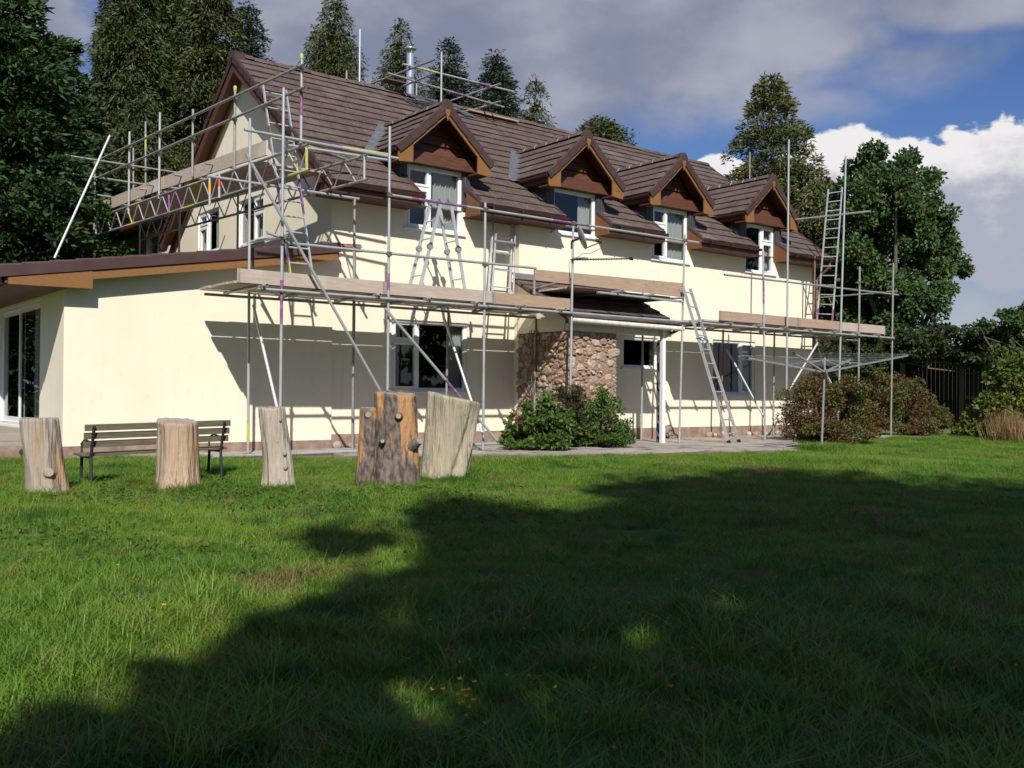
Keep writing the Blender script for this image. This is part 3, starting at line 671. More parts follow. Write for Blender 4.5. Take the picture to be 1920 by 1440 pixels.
for k in range(nv):
    a, b = -5.82+5.82*k/nv, -5.82+5.82*(k+1)/nv+.015; V = []
    for x, dz in ((a, .072), (b, .055)):
        z = az_(x)+dz; zb_ = az_(x)-.125; V += [(x, -.27, z), (x, -.34, z+.005), (x, -.350-dz*.05, z-.02), (x, -.350-dz*.05, zb_), (x, -.335, zb_), (x, -.33, z-.03)]
    MB().add(V, [(i, (i+1) % 6, 6+(i+1) % 6, 6+i) for i in range(6)]+[tuple(range(6)), tuple(range(11, 5, -1))]).build('verge_tile', M['verge'], ro)
MB().prism([(-5.7, -.30, az_(-5.7)-.10), (0, -.30, az_(0)-.10), (0, -.30, az_(0)-.22), (-5.7, -.30, az_(-5.7)-.22)], (0, .03, 0)).build('barge_shadow_board', M['mahog'], ext)
MB().prism([(-4.42, -.325, az_(-4.42)-.14), (-.03, -.325, az_(-.03)-.14), (-.03, -.325, az_(-.03)-.27), (-4.42, -.325, az_(-4.42)-.27)][::-1], (0, .024, 0)).build('barge_board', M['pine'], ext)
MB().prism([(-5.62, -.335, az_(-5.62)-.14), (-4.40, -.335, az_(-4.4)-.14), (-4.40, -.335, 2.415), (-5.62, -.335, 2.40)][::-1], (0, .03, 0)).build('barge_foot', M['pine'], ext)
MB().box((-5.62, -.30, 2.405), (AX, 8, 2.43)).build('soffit', M['mahog'], ext)
MB().box((-5.70, -.3, 2.41), (-5.66, 8, 2.6)).build('fascia', M['mahog'], ext)
MB().tube((-5.77, -.3, 2.57), (-5.77, 8, 2.57), .055, n=10).build('gutter', M['gutter'], ext)
MB().box((-.35, -.31, 3.52), (.02, .02, 3.60)).build('lead_upstand', M['lead'], ext)
# sliding door
fr = MB(); T_ = .06
for (a, b, c, e, d0, d1) in ((1.5, 1.56, .14, 2.36, .02, .14), (4.84, 4.9, .14, 2.36, .02, .14), (1.56, 4.84, .14, .2, .02, .14), (1.56, 4.84, 2.3, 2.36, .02, .14), (3.17, 3.23, .2, 2.3, .03, .13)):
    fr.box((AX+d0, a, c), (AX+d1, b, e))
dr = fr.build('sliding_door', M['white'], ext)
for a, b, d in ((1.56, 3.23, .05), (3.17, 4.84, .09)):
    m = MB()
    for (p, q, c, e) in ((a, a+.07, .2, 2.3), (b-.07, b, .2, 2.3), (a+.07, b-.07, .2, .29), (a+.07, b-.07, 2.22, 2.3)): m.box((AX+d-.018, p, c), (AX+d+.018, q, e))
    lf = m.build('door_leaf', M['white'], dr); MB().add([(AX+d, a+.06, .28), (AX+d, b-.06, .28), (AX+d, b-.06, 2.23), (AX+d, a+.06, 2.23)], [(0, 1, 2, 3)]).build('pane', M['glass'], dr)
MB().box((AX+.24, 2.6, .13), (AX+.28, 2.95, 2.3)).build('curtain', M['curtain'], dr)
MB().box((-6.4, .55, -.33), (AX-.001, 7, -.03)).box((-5.6, .55, -.03), (AX-.001, 7, .10)).build('door_step', M['concrete'], ext, .01)
MB().tube((-5.22, .2, -.2), (-5.22, .56, -.2), .065, n=14, hollow=True).build('drain_pipe', M['black'], ext)
MB().box((-6.9, .40, -.34), (-4.77, .56, -.10)).build('step_footing', M['plinth'], ext)
# pad stone under the lead-topped roof end, the broken render block beside it
MB().prism([(.02, -.02, 3.56), (.62, -.02, 3.60), (.60, -.02, 3.66), (.1, -.02, 3.63)], (0, -.06, 0)).build('mortar_fillet', M['mort'], ext)

# ------------------------------------------------------------------ stone porch
porch = thing('stone_porch', (6, -1, -.26), 'rubble stone porch with lean-to tiled roof and white corner post', 'porch')
PX0, PX1, PY = 4.42, 5.86, -1.80
sw = MB().box((PX0+.03, PY+.03, -.26), (PX1-.03, YB, 2.1)).build('stone_wall', M['mort'], porch)
def stones():
    r = random.Random(11)
    def face(o, ux, wd, n, x0=0.):
        pts = []
        for q in range(14000):
            s = r.uniform(.10, .165) if q < 350 else (r.uniform(.065, .105) if q < 4000 else r.uniform(.035, .06)); u, z = r.uniform(x0+s*.4, wd-s*.4), r.uniform(-.22, 2.05)
            if all(math.hypot((u-a)*.9, (z-b)*1.3) > (s+t)*.82 for a, b, t in pts): pts.append((u, z, s))
        for u, z, s in pts:
            k = r.randint(6, 10); sx = s*r.uniform(.95, 1.25); sz = s*r.uniform(.6, .88); ph = r.random()*6
            tilt = r.uniform(-.5, .5); ring = []
            for q in range(k):
                t = ph+q*2*math.pi/k+r.uniform(-.25, .25); rr = r.uniform(.66, 1.14)
                a, b = sx*rr*math.cos(t), sz*rr*math.sin(t); ring.append((a*math.cos(tilt)-b*math.sin(tilt), a*math.sin(tilt)+b*math.cos(tilt)))
            dep = r.uniform(.006, .05); V = []
            o_ = np.array(o); U = np.array(ux); Nn = np.array(n)
            for sc, dd in ((1.0, -.03), (.97, dep*.45), (.70, dep)):
                V += [o_+U*(u+a*sc)+np.array([0, 0, z+b*sc])+Nn*(dd+r.uniform(-.006, .006)) for a, b in ring]
            V.append(o_+U*u+np.array([0, 0, z])+Nn*(dep*1.08))
            F = [(j*k+i, j*k+(i+1) % k, (j+1)*k+(i+1) % k, (j+1)*k+i) for j in range(2) for i in range(k)]+[(2*k+i, 2*k+(i+1) % k, 3*k) for i in range(k)]
            MB().add(V, F).build('stone', r.choice(STONES), sw)
    face((PX0+.03, PY+.03, 0), (1, 0, 0), PX1-PX0-.06, (0, -1, 0)); face((PX0+.03, YB, 0), (0, -1, 0), -PY+YB-.06, (-1, 0, 0))
stones()
pz = lambda y: 2.36+(y-(-1.98))*(3.28-2.36)/(1.98-.19)
prf = MB()
RX0, RX1 = 4.30, 7.50
V = [(x, y, pz(y)+dz) for x, y in ((RX0, -1.96), (RX1, -1.96), (RX1, YB-.005), (RX0, YB-.005)) for dz in (-.09, 0)]
prf.add(V, [(0, 2, 4, 6), (1, 7, 5, 3), (0, 1, 3, 2), (2, 3, 5, 4), (4, 5, 7, 6), (6, 7, 1, 0)])
pr = prf.build('roof', M['mahog'], porch)
sP = math.hypot(1.79, .92); cP, nP = 1.79/sP, .92/sP
for k in range(6):
    g = (sP+.02)/6; s0 = k*g
    course('tile_course', [(RX0-.03, RX1+.03, s0-.04, s0+g+.02)], lambda u, s: (u, -2.0+s*cP, pz(-2.0+s*cP)), (0, -nP, cP), g, pr, seed=300+k, thick=.045)
MB().add([(RX0-.08, YB-.012, 3.42), (RX1, YB-.012, 3.42), (RX1, YB-.16, 3.27), (RX0-.08, YB-.16, 3.27)], [(0, 1, 2, 3)]).build('lead_flashing', M['lead'], porch)
MB().prism([(PX0+.0, PY+.08, 2.1), (PX0+.0, YB, 2.1), (PX0+.0, YB, 3.16), (PX0+.0, PY+.08, 2.34)], (.1, 0, 0)).build('gable_infill', M['render'], porch)
MB().box((RX0, -1.99, 2.24), (RX1+.02, -1.96, 2.38)).build('fascia', M['paint'], porch)
MB().tube((RX0-.03, -2.05, 2.30), (RX1+.12, -2.05, 2.27), .058, n=10).build('gutter', M['paint'], porch)
MB().box((PX0, PY-.02, 2.1), (RX1, PY+.1, 2.25)).build('wall_plate', M['paint'], porch)
pb = onY(1245, 825, -1.85)
MB().box((7.14, -1.90, -.26), (7.235, -1.805, 2.24)).build('corner_post', M['white'], porch, .006)
MB().path([(7.50, -2.0, 2.24), (7.42, -1.7, 2.1), (7.42, -1.5, 1.95), (7.42, -1.5, -.26)], .036).build('downpipe', M['flake'], porch)
for k in range(4):
    pts = [np.array((4.40-.02*k, -.62-.12*k, 2.15))+np.array((random.uniform(-.03, .0), .05*math.sin(q*1.7+k), -q*.22)) for q in range(9-k)]
    MB().path(pts, .008, 6).build('hanging_cable', M['cable'], porch)
# ------------------------------------------------------------------ scaffolding
YO, YI = -2.1, -.8; GZ = -.262
def coupler(p, parent, ax=(1, 0, 0)):
    p = np.array(p, float); a = np.array(ax, float)
    m = MB().tube(p-a*.032, p+a*.032, .042, n=8).tube(p-np.array([0, 0, .034]), p+np.array([0, 0, .034]), .042, n=8)
    s = nrm(np.cross(a, [0, 0, 1.])) if abs(a[2]) < .9 else np.array([1., 0, 0])
    m.tube(p-s*.03, p-s*.10, .013, n=6).build('coupler', M['coupler'], parent)
def painted(name, p, q, parent, bands, base='galv'):
    """tube with painted bands given as (from, to, material) fractions of its length"""
    p, q = np.array(p, float), np.array(q, float); o = tube(name, p, q, M[base], parent)
    for a, b, mt in bands: MB().tube(p+(q-p)*a, p+(q-p)*b, .0252, n=12, cap=False).build('paint_band', M[mt], o)
    return o
fs = thing('front_scaffold', (6, -1.5, GZ), 'tube scaffold with board platforms standing along the front of the house', 'scaffold')
def up(px, top, y, base='galv', bands=(), zb=GZ, name='standard'):
    t = onY(px[1], top, y); b = onY(px[0], 700, y); x = b[0]; tb = b[2]
    # carry the slight lean of the pole down to the ground
    k = (t[0]-b[0])/max(t[2]-b[2], .5); foot = np.array((b[0]-k*(b[2]-zb), y, zb))
    o = painted(name, foot, t, fs, bands, base)
    MB().box((foot[0]-.07, y-.07, zb-.001), (foot[0]+.07, y+.07, zb+.008)).build('base_plate', M['coupler'], o); return foot, t
ST = {}
for k, px, top, y, base, bands in (('a', (526.5, 532), 165, YO, 'galv', ((.36, .48, 'purple'),)), ('b', (727, 731), 237, YO, 'galv', ((.5, .55, 'purple'),)), ('c', (907, 910), 380, YO, 'galv', ()),
                                   ('d', (1070, 1075), 415, YO, 'galv', ()), ('e', (1277, 1284), 440, YO, 'galv', ()), ('f', (1433, 1431), 470, YO, 'galv', ((.72, .86, 'purple'),)),
                                   ('g', (1475, 1479), 262, YO-.06, 'galvp', ()), ('h', (1574, 1586), 292, YO, 'galvp', ()), ('i', (1610, 1612), 500, YO, 'galvd', ()), ('j', (1672, 1675), 493, YO, 'galvd', ())):
    ST[k] = up(px, top, y, base, bands)
for px, top, base, bands in (((466, 469), 222, 'galv', ((.03, .10, 'lime'),)), ((662, 665), 370, 'galvd', ()), ((838, 841), 585, 'galvd', ((.10, .38, 'purple'),)), ((1003, 1005), 585, 'galvd', ()), ((1204, 1206), 545, 'galvp', ()),
                             ((1354, 1356), 618, 'rust', ()), ((1451, 1452), 620, 'galvd', ()), ((1524, 1528), 480, 'rust', ())): up(px, top, YI, base, bands)
LZ = 2.415
# ledgers at platform level, joined end to end
for y, xs in ((YO-.05, (-2.45, 2.1, 7.55, 12.0, 16.15)), (YI+.05, (-2.75, 2.0, 6.4, 11.4, 16.6))):
    for a, b in zip(xs[:-1], xs[1:]): tube('ledger', (a+.01, y, LZ+(.008 if a > 2 else 0)), (b-.01, y, LZ+.005), M['galv' if y < -1.5 else 'galvd'], fs)
tube('ledger', onY(532, 455, YO+.05), onY(1005, 503, YO+.05), M['galv'], fs)
painted('ledger', onY(735, 366, YO+.05), onY(1310, 455, YO+.05), fs, ((.05, .2, 'purple'), (.46, .58, 'purple')))
tube('ledger', onY(458, 243, YO+.05), onY(746, 297, YO+.05), M['galv'], fs)
tube('ledger', onY(389, 330, YI), onY(673, 373, YI), M['galv'], fs)
tube('ledger', onY(1358, 515, YO+.05), onY(1684, 553, YO+.05), M['galvd'], fs)
tube('transom', onY(1683, 546, YO), onY(1683, 546, YO)+np.array((0, 3.4, .0)), M['galvd'], fs)
tube('transom', onX(1490, 412, 13.8), onX(1632, 396, 13.8), M['galv'], fs)
tube('transom', onY(471, 453, YI), onY(541, 443, YO-.15), M['galv'], fs)
tube('ledger', onY(500, 436, YO-.05), onY(536, 448, YO-.05), M['galv'], fs)
painted('ledger', onY(1085, 484, YO-.06), onY(1090, 484, YO-.06), fs, ())
for k, xx in enumerate(np.arange(-2.35, 16.2, 1.04)):
    if 4.4 < xx < 7.5: continue
    l = .12+.12*random.random(); tube('transom', (xx, YO-l, LZ+.05), (xx+random.uniform(-.05, .05), YI+.2, LZ+.05), M['galvd' if k % 2 else 'galv'], fs)
for x in (5.45, 6.4, 7.35): tube('transom', (x, YO-.2, 2.93), (x, YI+.2, 2.93), M['galv'], fs)
tube('ledger', onY(1120, 548, YO-.05), onY(1281, 566, YO-.05), M['galv'], fs); tube('ledger', (4.3, YI, 2.885), (7.7, YI, 2.885), M['galvd'], fs)
painted('transom', onY(1003, 542, YI), onY(1072, 522, YO), fs, ((.0, .2, 'purple'),), 'galvd')
tube('guard_post', onY(1002, 552, YI-.5), onY(1002, 516, YI-.5), M['galvd'], fs)
# boards
def deck(x0, x1, z, y0=-.56, n=6, gap=.012, ends=(0, 0), cuts=()):
    for k in range(n):
        y = y0-k*(.225+gap)-(.05 if k > 0 else 0); xs = [x0-ends[0]*(n-1-k)/n+random.uniform(-.04, .04)]+[c+random.uniform(-.1, .1) for c in cuts]+[x1+random.uniform(-.03, .06)]
        for a, b in zip(xs[:-1], xs[1:]): box('platform_board', (a+.004, y-.225, z), (b-.004, y, z+.038), M['board'], fs)
deck(-2.78, 4.35, LZ+.078, cuts=(.9,)); deck(8.35, 15.9, LZ+.078, cuts=(12.1,)); deck(4.45, 7.5, 2.96, n=5)
for a, b, z0, m, tl in ((-2.72, -.06, 2.50, 'board', .0), (-.04, 2.30, 2.50, 'board', 0), (2.32, 4.27, 2.49, 'boardo', 0), (8.86, 11.85, 2.53, 'boardo', 0), (11.87, 13.72, 2.53, 'boardo', 0), (13.74, 15.85, 2.52, 'board', 0)):
    tb_ = box('toe_board', (a, YO+.03, z0), (b, YO+.068, z0+.222), M[m], fs, .004)
    for e_ in (a+.01, b-.04): box('end_band', (e_, YO+.028, z0-.002), (e_+.03, YO+.07, z0+.224), M['galvd'], tb_)
MB().prism([onY(1003, 505, YO+.03), onY(1281, 531, YO+.03), onY(1281, 557, YO+.03), onY(1003, 525, YO+.03)], (0, .038, 0)).build('toe_board', M['boardo'], fs)
for x, z in ((-2.3, 2.47), (-1.2, 2.47), (.8, 2.47)): MB().box((x, -.52, z+.024), (x+1.0, -.53, z+.03)).build('board_band', M['lime'], fs)
# braces
tube('brace', onY(461, 287, YO-.12), onY(716, 738, YO-.12), M['galv'], fs)
_b = painted('brace', onY(722, 578, YO-.1), onY(932, 826, YO-.3), fs, ((.52, .72, 'purple'),))
tube('raker', onY(475, 572, YI-.1), onY(523, 783, YO-.1)+np.array((.06, -.05, -.28)), M['shiny'], fs)
tube('raker', onY(834, 600, YI-.1), onY(905, 815, YO-.1), M['shiny'], fs)
tube('brace', onY(1363, 655, YI-.15), onY(1432, 782, YO+.3), M['galv'], fs)
tube('brace', onY(1533, 643, YO-.1), onY(1470, 748, YO-.1), M['shiny'], fs)
tube('brace', onY(1536, 655, YI), onY(1556, 720, YO), M['galvd'], fs)
for k, (f_, t) in ST.items():
    for z in (LZ, 3.2, 4.23):
        if z < t[2] and not (z == 3.2 and f_[0] > 3) and not (z == 4.23 and (f_[0] > 8 or f_[0] < -1)):
            kx = (t[0]-f_[0])/(t[2]-f_[2]); coupler((f_[0]+kx*(z-f_[2]), f_[1]-.02, z), fs)
for k in ('f', 'g', 'h', 'i', 'j'): p = onY(1358+(1684-1358)*.5, 533, YO); coupler((ST[k][0][0], YO, 3.83), fs)
for x in np.arange(-2.35, 16.2, 1.04):
    if not 4.4 < x < 7.5: coupler((x, YO-.06, LZ+.03), fs, (0, 1, 0))
coupler(onY(895, 790, YO-.25), fs); coupler(onY(535, 445, YO-.08), fs, (0, 1, 0)); coupler(onY(1533, 646, YO-.1), fs)

gs = thing('gable_scaffold', (-1.5, 3, 3.0), 'scaffold walkway on lattice beams along the cream gable end', 'scaffold')
GF = lambda px, py, t=0: onX(px, py, -1.6)
GXo = lambda y: -1.62-.05*(y+2)                # the run stands slightly askew to the wall
def gp(px, py):
    x = -1.6
    for _ in range(12): p = onX(px, py, x); x = float(GXo(p[1]))
    return onX(px, py, x)
def gi(px, py):
    x = -.5
    for _ in range(12): p = onX(px, py, x); x = float(-.5-.05*(p[1]+2))
    return onX(px, py, x)
posts = []
for pxt, pyt, pyb, base, bands in ((178, 318, 470, 'galvd', ()), (243, 247, 400, 'galv', ()), (300, 211, 372, 'galv', ()), (362, 205, 330, 'galvd', ()), (441, 165, 318, 'galvd', ((.0, .05, 'lime'),)), (566, 105, 268, 'galv', ((.0, .04, 'lime'), (.38, .68, 'purple')))):
    t = gp(pxt, pyt); b = gp(pxt+(2 if pxt > 300 else 0), pyb); b = np.array((t[0], t[1], b[2]))
    if pxt == 178: b[2] = 2.9
    painted('standard', t, b, gs, bands, base); posts.append(t)
    if pxt > 400: MB().lathe((t[0], t[1], t[2]), [(.03, -.05), (.032, .02), (.02, .04)], 10).build('end_cap', M['lime'], gs)
for (a, b) in (((186, 302), (566, 126)), ((184, 335), (566, 169))):
    p, q = gp(*a), gp(*b); p = p+np.array((-.05, 0, 0)); q = q+np.array((-.05, 0, 0)); m = p*.45+q*.55
    tube('guard_rail', p, m, M['rust' if a[1] == 302 else 'galvd'], gs) if False else tube('guard_rail', p, m, M['galvd'], gs); tube('guard_rail', m+(q-p)*.002, q+(q-p)*.02, M['galvd'], gs)
    for t in posts:
        k = (t[1]-p[1])/(q[1]-p[1]); c = p+(q-p)*k; coupler((t[0], t[1], c[2]), gs, (0, 1, 0))
# toe boards and platform
def gboard(a, b, h, mt, name='toe_board', dx=.04):
    p, q = gp(*a), gp(*b); p[0] += dx; q[0] += dx
    V = [p, q, q-np.array((0, 0, h)), p-np.array((0, 0, h))]; MB().prism(V, (.038, 0, 0)).build(name, M[mt], gs)
gboard((182, 379), (303, 330), .26, 'board'); gboard((304, 330), (495, 262), .26, 'board')
zd = gp(350, 330)[2]-.02
dk = [gp(182, 402), gp(495, 300)]
for k in range(5):
    o_ = np.array((.1+k*.235, 0, -.0)); p, q = dk[0]+o_, dk[1]+o_
    m = p*.5+q*.5
    for a, b in ((p, m), (m, q+np.array((0, .25, 0)))):
        MB().prism([a, b, b+np.array((.225, 0, 0)), a+np.array((.225, 0, 0))], (0, 0, .036)).build('platform_board', M['board'], gs)
# lattice beams
def lattice(tops, bots, n, pal, fn, name='lattice_beam'):
    t0, t1, b0, b1 = fn(*tops[0]), fn(*tops[1]), fn(*bots[0]), fn(*bots[1])
    t0 = np.array((b0[0], b0[1], b0[2]+.42)); t1 = np.array((b1[0], b1[1]+.05, b1[2]+.42))
    o = tube(name, b0, b1, M['galvd'], gs); tube('top_chord', t0, t1, M['galvd'], o)
    for k in range(n*2):
        a, b = k/(2*n), (k+1)/(2*n)
        p = (b0+(b1-b0)*a) if k % 2 else (t0+(t1-t0)*a); q = (t0+(t1-t0)*b) if k % 2 else (b0+(b1-b0)*b)
        d = q-p; MB().tube(p+d*.04, q-d*.04, .013, n=8).build('lacing_bar', M[pal[k % len(pal)]], o)
    for a, b, mt in ((.2, .26, 'lime'), (.36, .41, 'purple'), (.5, .56, 'lime')):
        MB().tube(b0+(b1-b0)*a, b0+(b1-b0)*b, .0252, n=10, cap=False).build('paint_band', M[mt], o)
        MB().tube(t0+(t1-t0)*(a+.03), t0+(t1-t0)*min(b+.02, 1), .0252, n=10, cap=False).build('paint_band', M[mt], o)
    return o
_ol = lattice(((188, 403), (567, 270)), ((180, 441), (580, 318)), 15, ('galv', 'galv', 'galvd', 'purple', 'galv', 'galvd', 'lime', 'galv', 'galv', 'galvd', 'galv'), gp)
lattice(((270, 420), (688, 285)), ((262, 449), (690, 336)), 14, ('galvd', 'galvd', 'galv', 'galvd', 'purple', 'galv'), gi)
MB().tube(gp(541, 330), gp(580, 318), .0254, n=10, cap=False).build('paint_band', M['lime'], _ol)
MB().path([gi(683, 337), gi(683, 337)+np.array((0, 0, .42))], .024).build('beam_end', M['galv'], gs)
# cross tubes under and over the walkway
for px, py, L_ in ((166, 376, .75), (192, 367, .9), (272, 355, .5), (285, 347, .7), (337, 329, .7), (396, 308, .8)):
    p = gp(px, py)+np.array((-.12, 0, 0)); tube('transom', p, p+np.array((L_+.9, 0, -.0)), M['galvd'], gs)
painted('transom', onX(530, 258, -1.6), onX(530, 258, -1.6)+np.array((2.0, -.15, .0)), gs, ((.0, .55, 'purple'), (.55, 1., 'lime')))
tube('transom', onX(535, 265, -1.65)+np.array((0, 0, -.06)), onX(535, 265, -1.65)+np.array((1.9, -.2, -.06)), M['galv'], gs)
painted('transom', onX(560, 268, -1.2), onX(560, 268, -1.2)+np.array((1.3, .5, -.02)), gs, ((.05, .35, 'lime'), (.35, .7, 'purple')), 'galvd')
for px, y0, y1, mt in ((398, 330, 385, 'orange'), (416, 325, 372, 'red'), (184, 405, 440, 'orange')):
    p, q = gp(px, y0), gp(px, y1); p[0] -= .05; q[0] -= .05; painted('puncheon', p, q, gs, ((.25, .55, mt),))
painted('puncheon', gp(575, 278), gp(575, 318), gs, ((.0, 1., 'lime'),)); painted('puncheon', gp(317, 366), gp(317, 400), gs, ((0., 1., 'purple'),))
for px in (270, 345, 455): 
    p = gi(px, 380); q = np.array((p[0]-.1, p[1], az_(max(p[0], -5.7))+.06)); tube('standard', np.array((p[0]-.1, p[1], p[2]+.4)), q, M['galvd'], gs)
# far end frame
e0, e1 = gp(150, 296), gp(150, 326)
e0 = gp(186, 303); tube('guard_rail', e0+np.array((-.75, .0, .03)), e0+np.array((2.6, .1, .03)), M['galvd'], gs)
e1 = gp(184, 335); tube('guard_rail', e1+np.array((-.75, .0, .03)), e1+np.array((2.0, .1, .03)), M['galvd'], gs)
for px, pt, pb, bands in ((273, 228, 345, ((.2, .45, 'lime'),)), (250, 278, 372, ())):
    t = onY(px, pt, e0[1]+.15); b = onY(px, pb, e0[1]+.15); painted('standard', t, b, gs, bands, 'galvd')
for px, pt in ((75, 370), (126, 374), (154, 400)):
    t = onY(px, pt, 9.5); tube('standard', t, np.array((t[0], t[1], -.3)), M['galvd'], gs)
tube('prop', onX(102, 484, -3.6), onX(206, 254, -2.25), M['shiny'], gs)

rsf = thing('ridge_scaffold', (5, 3.6, 8.0), 'guard rail frame of scaffold tubes around the flue on the ridge', 'scaffold')
RY = 3.3
def rtube(a, b, y, mt='galvd', bands=(), nm='guard_rail'): painted(nm, onY(*a, y), onY(*b, y), rsf, bands, mt)
rtube((755, 120), (963, 172), RY, 'galv', ((.15, .3, 'lime'), (.66, .8, 'purple'))); rtube((727, 137), (945, 201), RY-.05, 'galvd', ((.55, .66, 'purple'),))
for a, b in (((680, 163), (815, 112)), ((735, 170), (815, 137))):
    x = onY(770, 125 if a[0] == 680 else 148, RY+.05)[0]; tube('guard_rail', onX(*a, x), onX(*b, x), M['galvd'], rsf)
for a, b, c in (((840, 191), (938, 157), (917, 160)), ((875, 210), (938, 190), (917, 192))):
    x = onY(*c, RY+.05)[0]; tube('guard_rail', onX(*a, x), onX(*b, x), M['galv'], rsf)
def rpost(px, top, bot, y, bands=(), mt='galv', zb=None):
    t = onY(px, top, y); painted('standard', t, np.array((t[0], y, zb if zb is not None else onY(px, bot, y)[2])), rsf, bands, mt)
rpost(828, 98, 188, RY-.1, (), 'galv', roof_z(RY-.1)+.04); rpost(675, 55, 165, 5.2, ((.6, 1., 'purple'),), 'shiny', roof_z(2.8)+.03); rpost(650, 133, 170, 5.2, (), 'galvd', roof_z(2.8)+.03); rpost(781, 157, 190, 4.6, (), 'galvd', roof_z(3.4)+.03)
rpost(1406, 285, 340, 5.0, (), 'galvd', roof_z(3.0)+.03)
for c in ((770, 125), (770, 148), (917, 160), (917, 192)): coupler(onY(*c, RY+.02), rsf)
MB().beam(onY(876, 207, 3.75), onY(968, 229, 3.75), .225, .04).build('platform_board', M['boardo'], rsf)

# ------------------------------------------------------------------ ladders
def ladder(name, label, a0, a1, b0, b1, n, mt='alu', group=None, w=.028, d=.06, bands=(), rung='alu', f0=.06, f1=.97, feet=True):
    """stile a from a0 (foot) to a1 (top), stile b from b0 to b1"""
    a0, a1, b0, b1 = (np.array(p, float) for p in (a0, a1, b0, b1))
    t = thing(name, (a0+b0)/2, label, 'ladder', group); side = nrm(b0-a0)
    for p, q in ((a0, a1), (b0, b1)):
        s = MB().beam(p, q, w, d, np.cross(nrm(q-p), side)).build('stile', M[mt], t)
        for x, y, m_ in bands: MB().beam(p+(q-p)*x, p+(q-p)*y, w+.004, d+.004, np.cross(nrm(q-p), side)).build('paint_band', M[m_], s)
        if feet: MB().beam(p-nrm(q-p)*.004, p+nrm(q-p)*.07, w+.012, d+.014, np.cross(nrm(q-p), side)).build('foot', M['black'], s)
    for k in range(n):
        f = f0+(f1-f0)*k/(n-1); MB().tube(a0+(a1-a0)*f, b0+(b1-b0)*f, .014, n=8).build('rung', M[rung], t)
    return t
DZ = LZ+.117
def foot(px, py, y, z): p = onY(px, py, y); return np.array((p[0], y, z))
# folding ladder standing as an A on the platform
for s, (fa, fb, ta, tb) in enumerate(((((760, 540), -1.0), ((784, 540), -1.38), ((810, 378), -1.0), ((826, 372), -1.38)), (((853, 545), -1.0), ((878, 545), -1.38), ((826, 378), -1.0), ((841, 374), -1.38)))):
    pa, pb = onY(*fa[0], fa[1]), onY(*fb[0], fb[1]); ta_, tb_ = onY(*ta[0], ta[1]), onY(*tb[0], tb[1])
    za = (ta_[2]+tb_[2])/2; ta_[2] = tb_[2] = za; pa[2] = pb[2] = DZ; xm = (pa[0]+pb[0])/2; xt = (ta_[0]+tb_[0])/2
    pa[0] = pb[0] = xm; ta_[0] = tb_[0] = xt
    if s == 0:
        fold = ladder('folding_ladder', 'folding aluminium ladder standing open in an A shape on the platform', pa, ta_, pb, tb_, 6)
    else:
        for p, q in ((pa, ta_), (pb, tb_)):
            st = MB().beam(p, q, .028, .06, (1, 0, .3)).build('stile', M['alu'], fold); MB().beam(p, p+nrm(q-p)*.07, .04, .075, (1, 0, .3)).build('foot', M['black'], st)
        for k in range(6): f = .06+.91*k/5; MB().tube(pa+(ta_-pa)*f, pb+(tb_-pb)*f, .014, n=8).build('rung', M['alu'], fold)
    for p, q in ((pa, ta_), (pb, tb_)):
        for f in (.52, .99):
            c = p+(q-p)*f; MB().tube(c+np.array((0, -.03, 0)), c+np.array((0, .03, 0)), .058, n=14).build('hinge', M['plasticgrey'], fold)
# step ladder leaning on the wall
a0, b0 = foot(914, 553, -.62, DZ), foot(955, 553, -.62, DZ); a1, b1 = onY(925, 405, -.10), onY(960, 409, -.10); b1[2] = a1[2]
stp = ladder('step_ladder', 'closed aluminium step ladder leaning upright against the cream wall', a0, a1, b0, b1, 6, w=.025, d=.05)
for p, q in ((a0, a1), (b0, b1)): MB().beam(p+np.array((.03, -.09, 0)), p+(q-p)*.86+np.array((.03, -.09, .0)), .02, .035, (0, 1, 0)).build('rear_leg', M['alu'], stp)
MB().beam(a0*.28+a1*.72+np.array((0, -.05, 0)), b0*.28+b1*.72+np.array((0, -.05, 0)), .25, .03).build('top_platform', M['plasticgrey'], stp)
# long ladder from the terrace
g0 = foot(1371, 830, -2.75, GZ+.003); g1 = foot(1386, 830, -2.75, GZ+.003); L0 = onZ(1364, 826, GZ)
lx = 9.35
ladder('access_ladder', 'long aluminium ladder leaning from the terrace on to the raised platform with blue rope', onZ(1367, 831, GZ+.003), onY(1281, 538, YO-.09), onZ(1386, 829, GZ+.003), onY(1294, 541, YO-.09), 11)
_a0, _a1, _b0, _b1 = onZ(1367, 831, GZ+.003), onY(1281, 538, YO-.09), onZ(1386, 829, GZ+.003), onY(1294, 541, YO-.09)
_p = _a0*.33+_a1*.67; _q = _b0*.33+_b1*.67; _al = bpy.data.objects['access_ladder']
MB().path([_p+np.array((0, -.05, 0)), _p*.7+_q*.3+np.array((0, -.06, -.05)), _p*.4+_q*.6+np.array((0, -.055, .02)), _q+np.array((0, -.05, -.02)), _q+np.array((.03, .04, .02)), _p*.5+_q*.5+np.array((0, .05, .05)), _p+np.array((-.03, .04, .0)), _p+np.array((0, -.06, .03))], .013, 6).build('rope_knot', M['rope'], _al)
MB().path([_p*.7+_q*.3+np.array((0, -.06, -.05)), _p*.72+_q*.28+np.array((0, -.08, -.2)), _p*.8+_q*.2+np.array((0, -.07, -.3)), _p*.7+_q*.3+np.array((.02, -.08, -.22))], .012, 6).build('rope_tail', M['rope'], _al)
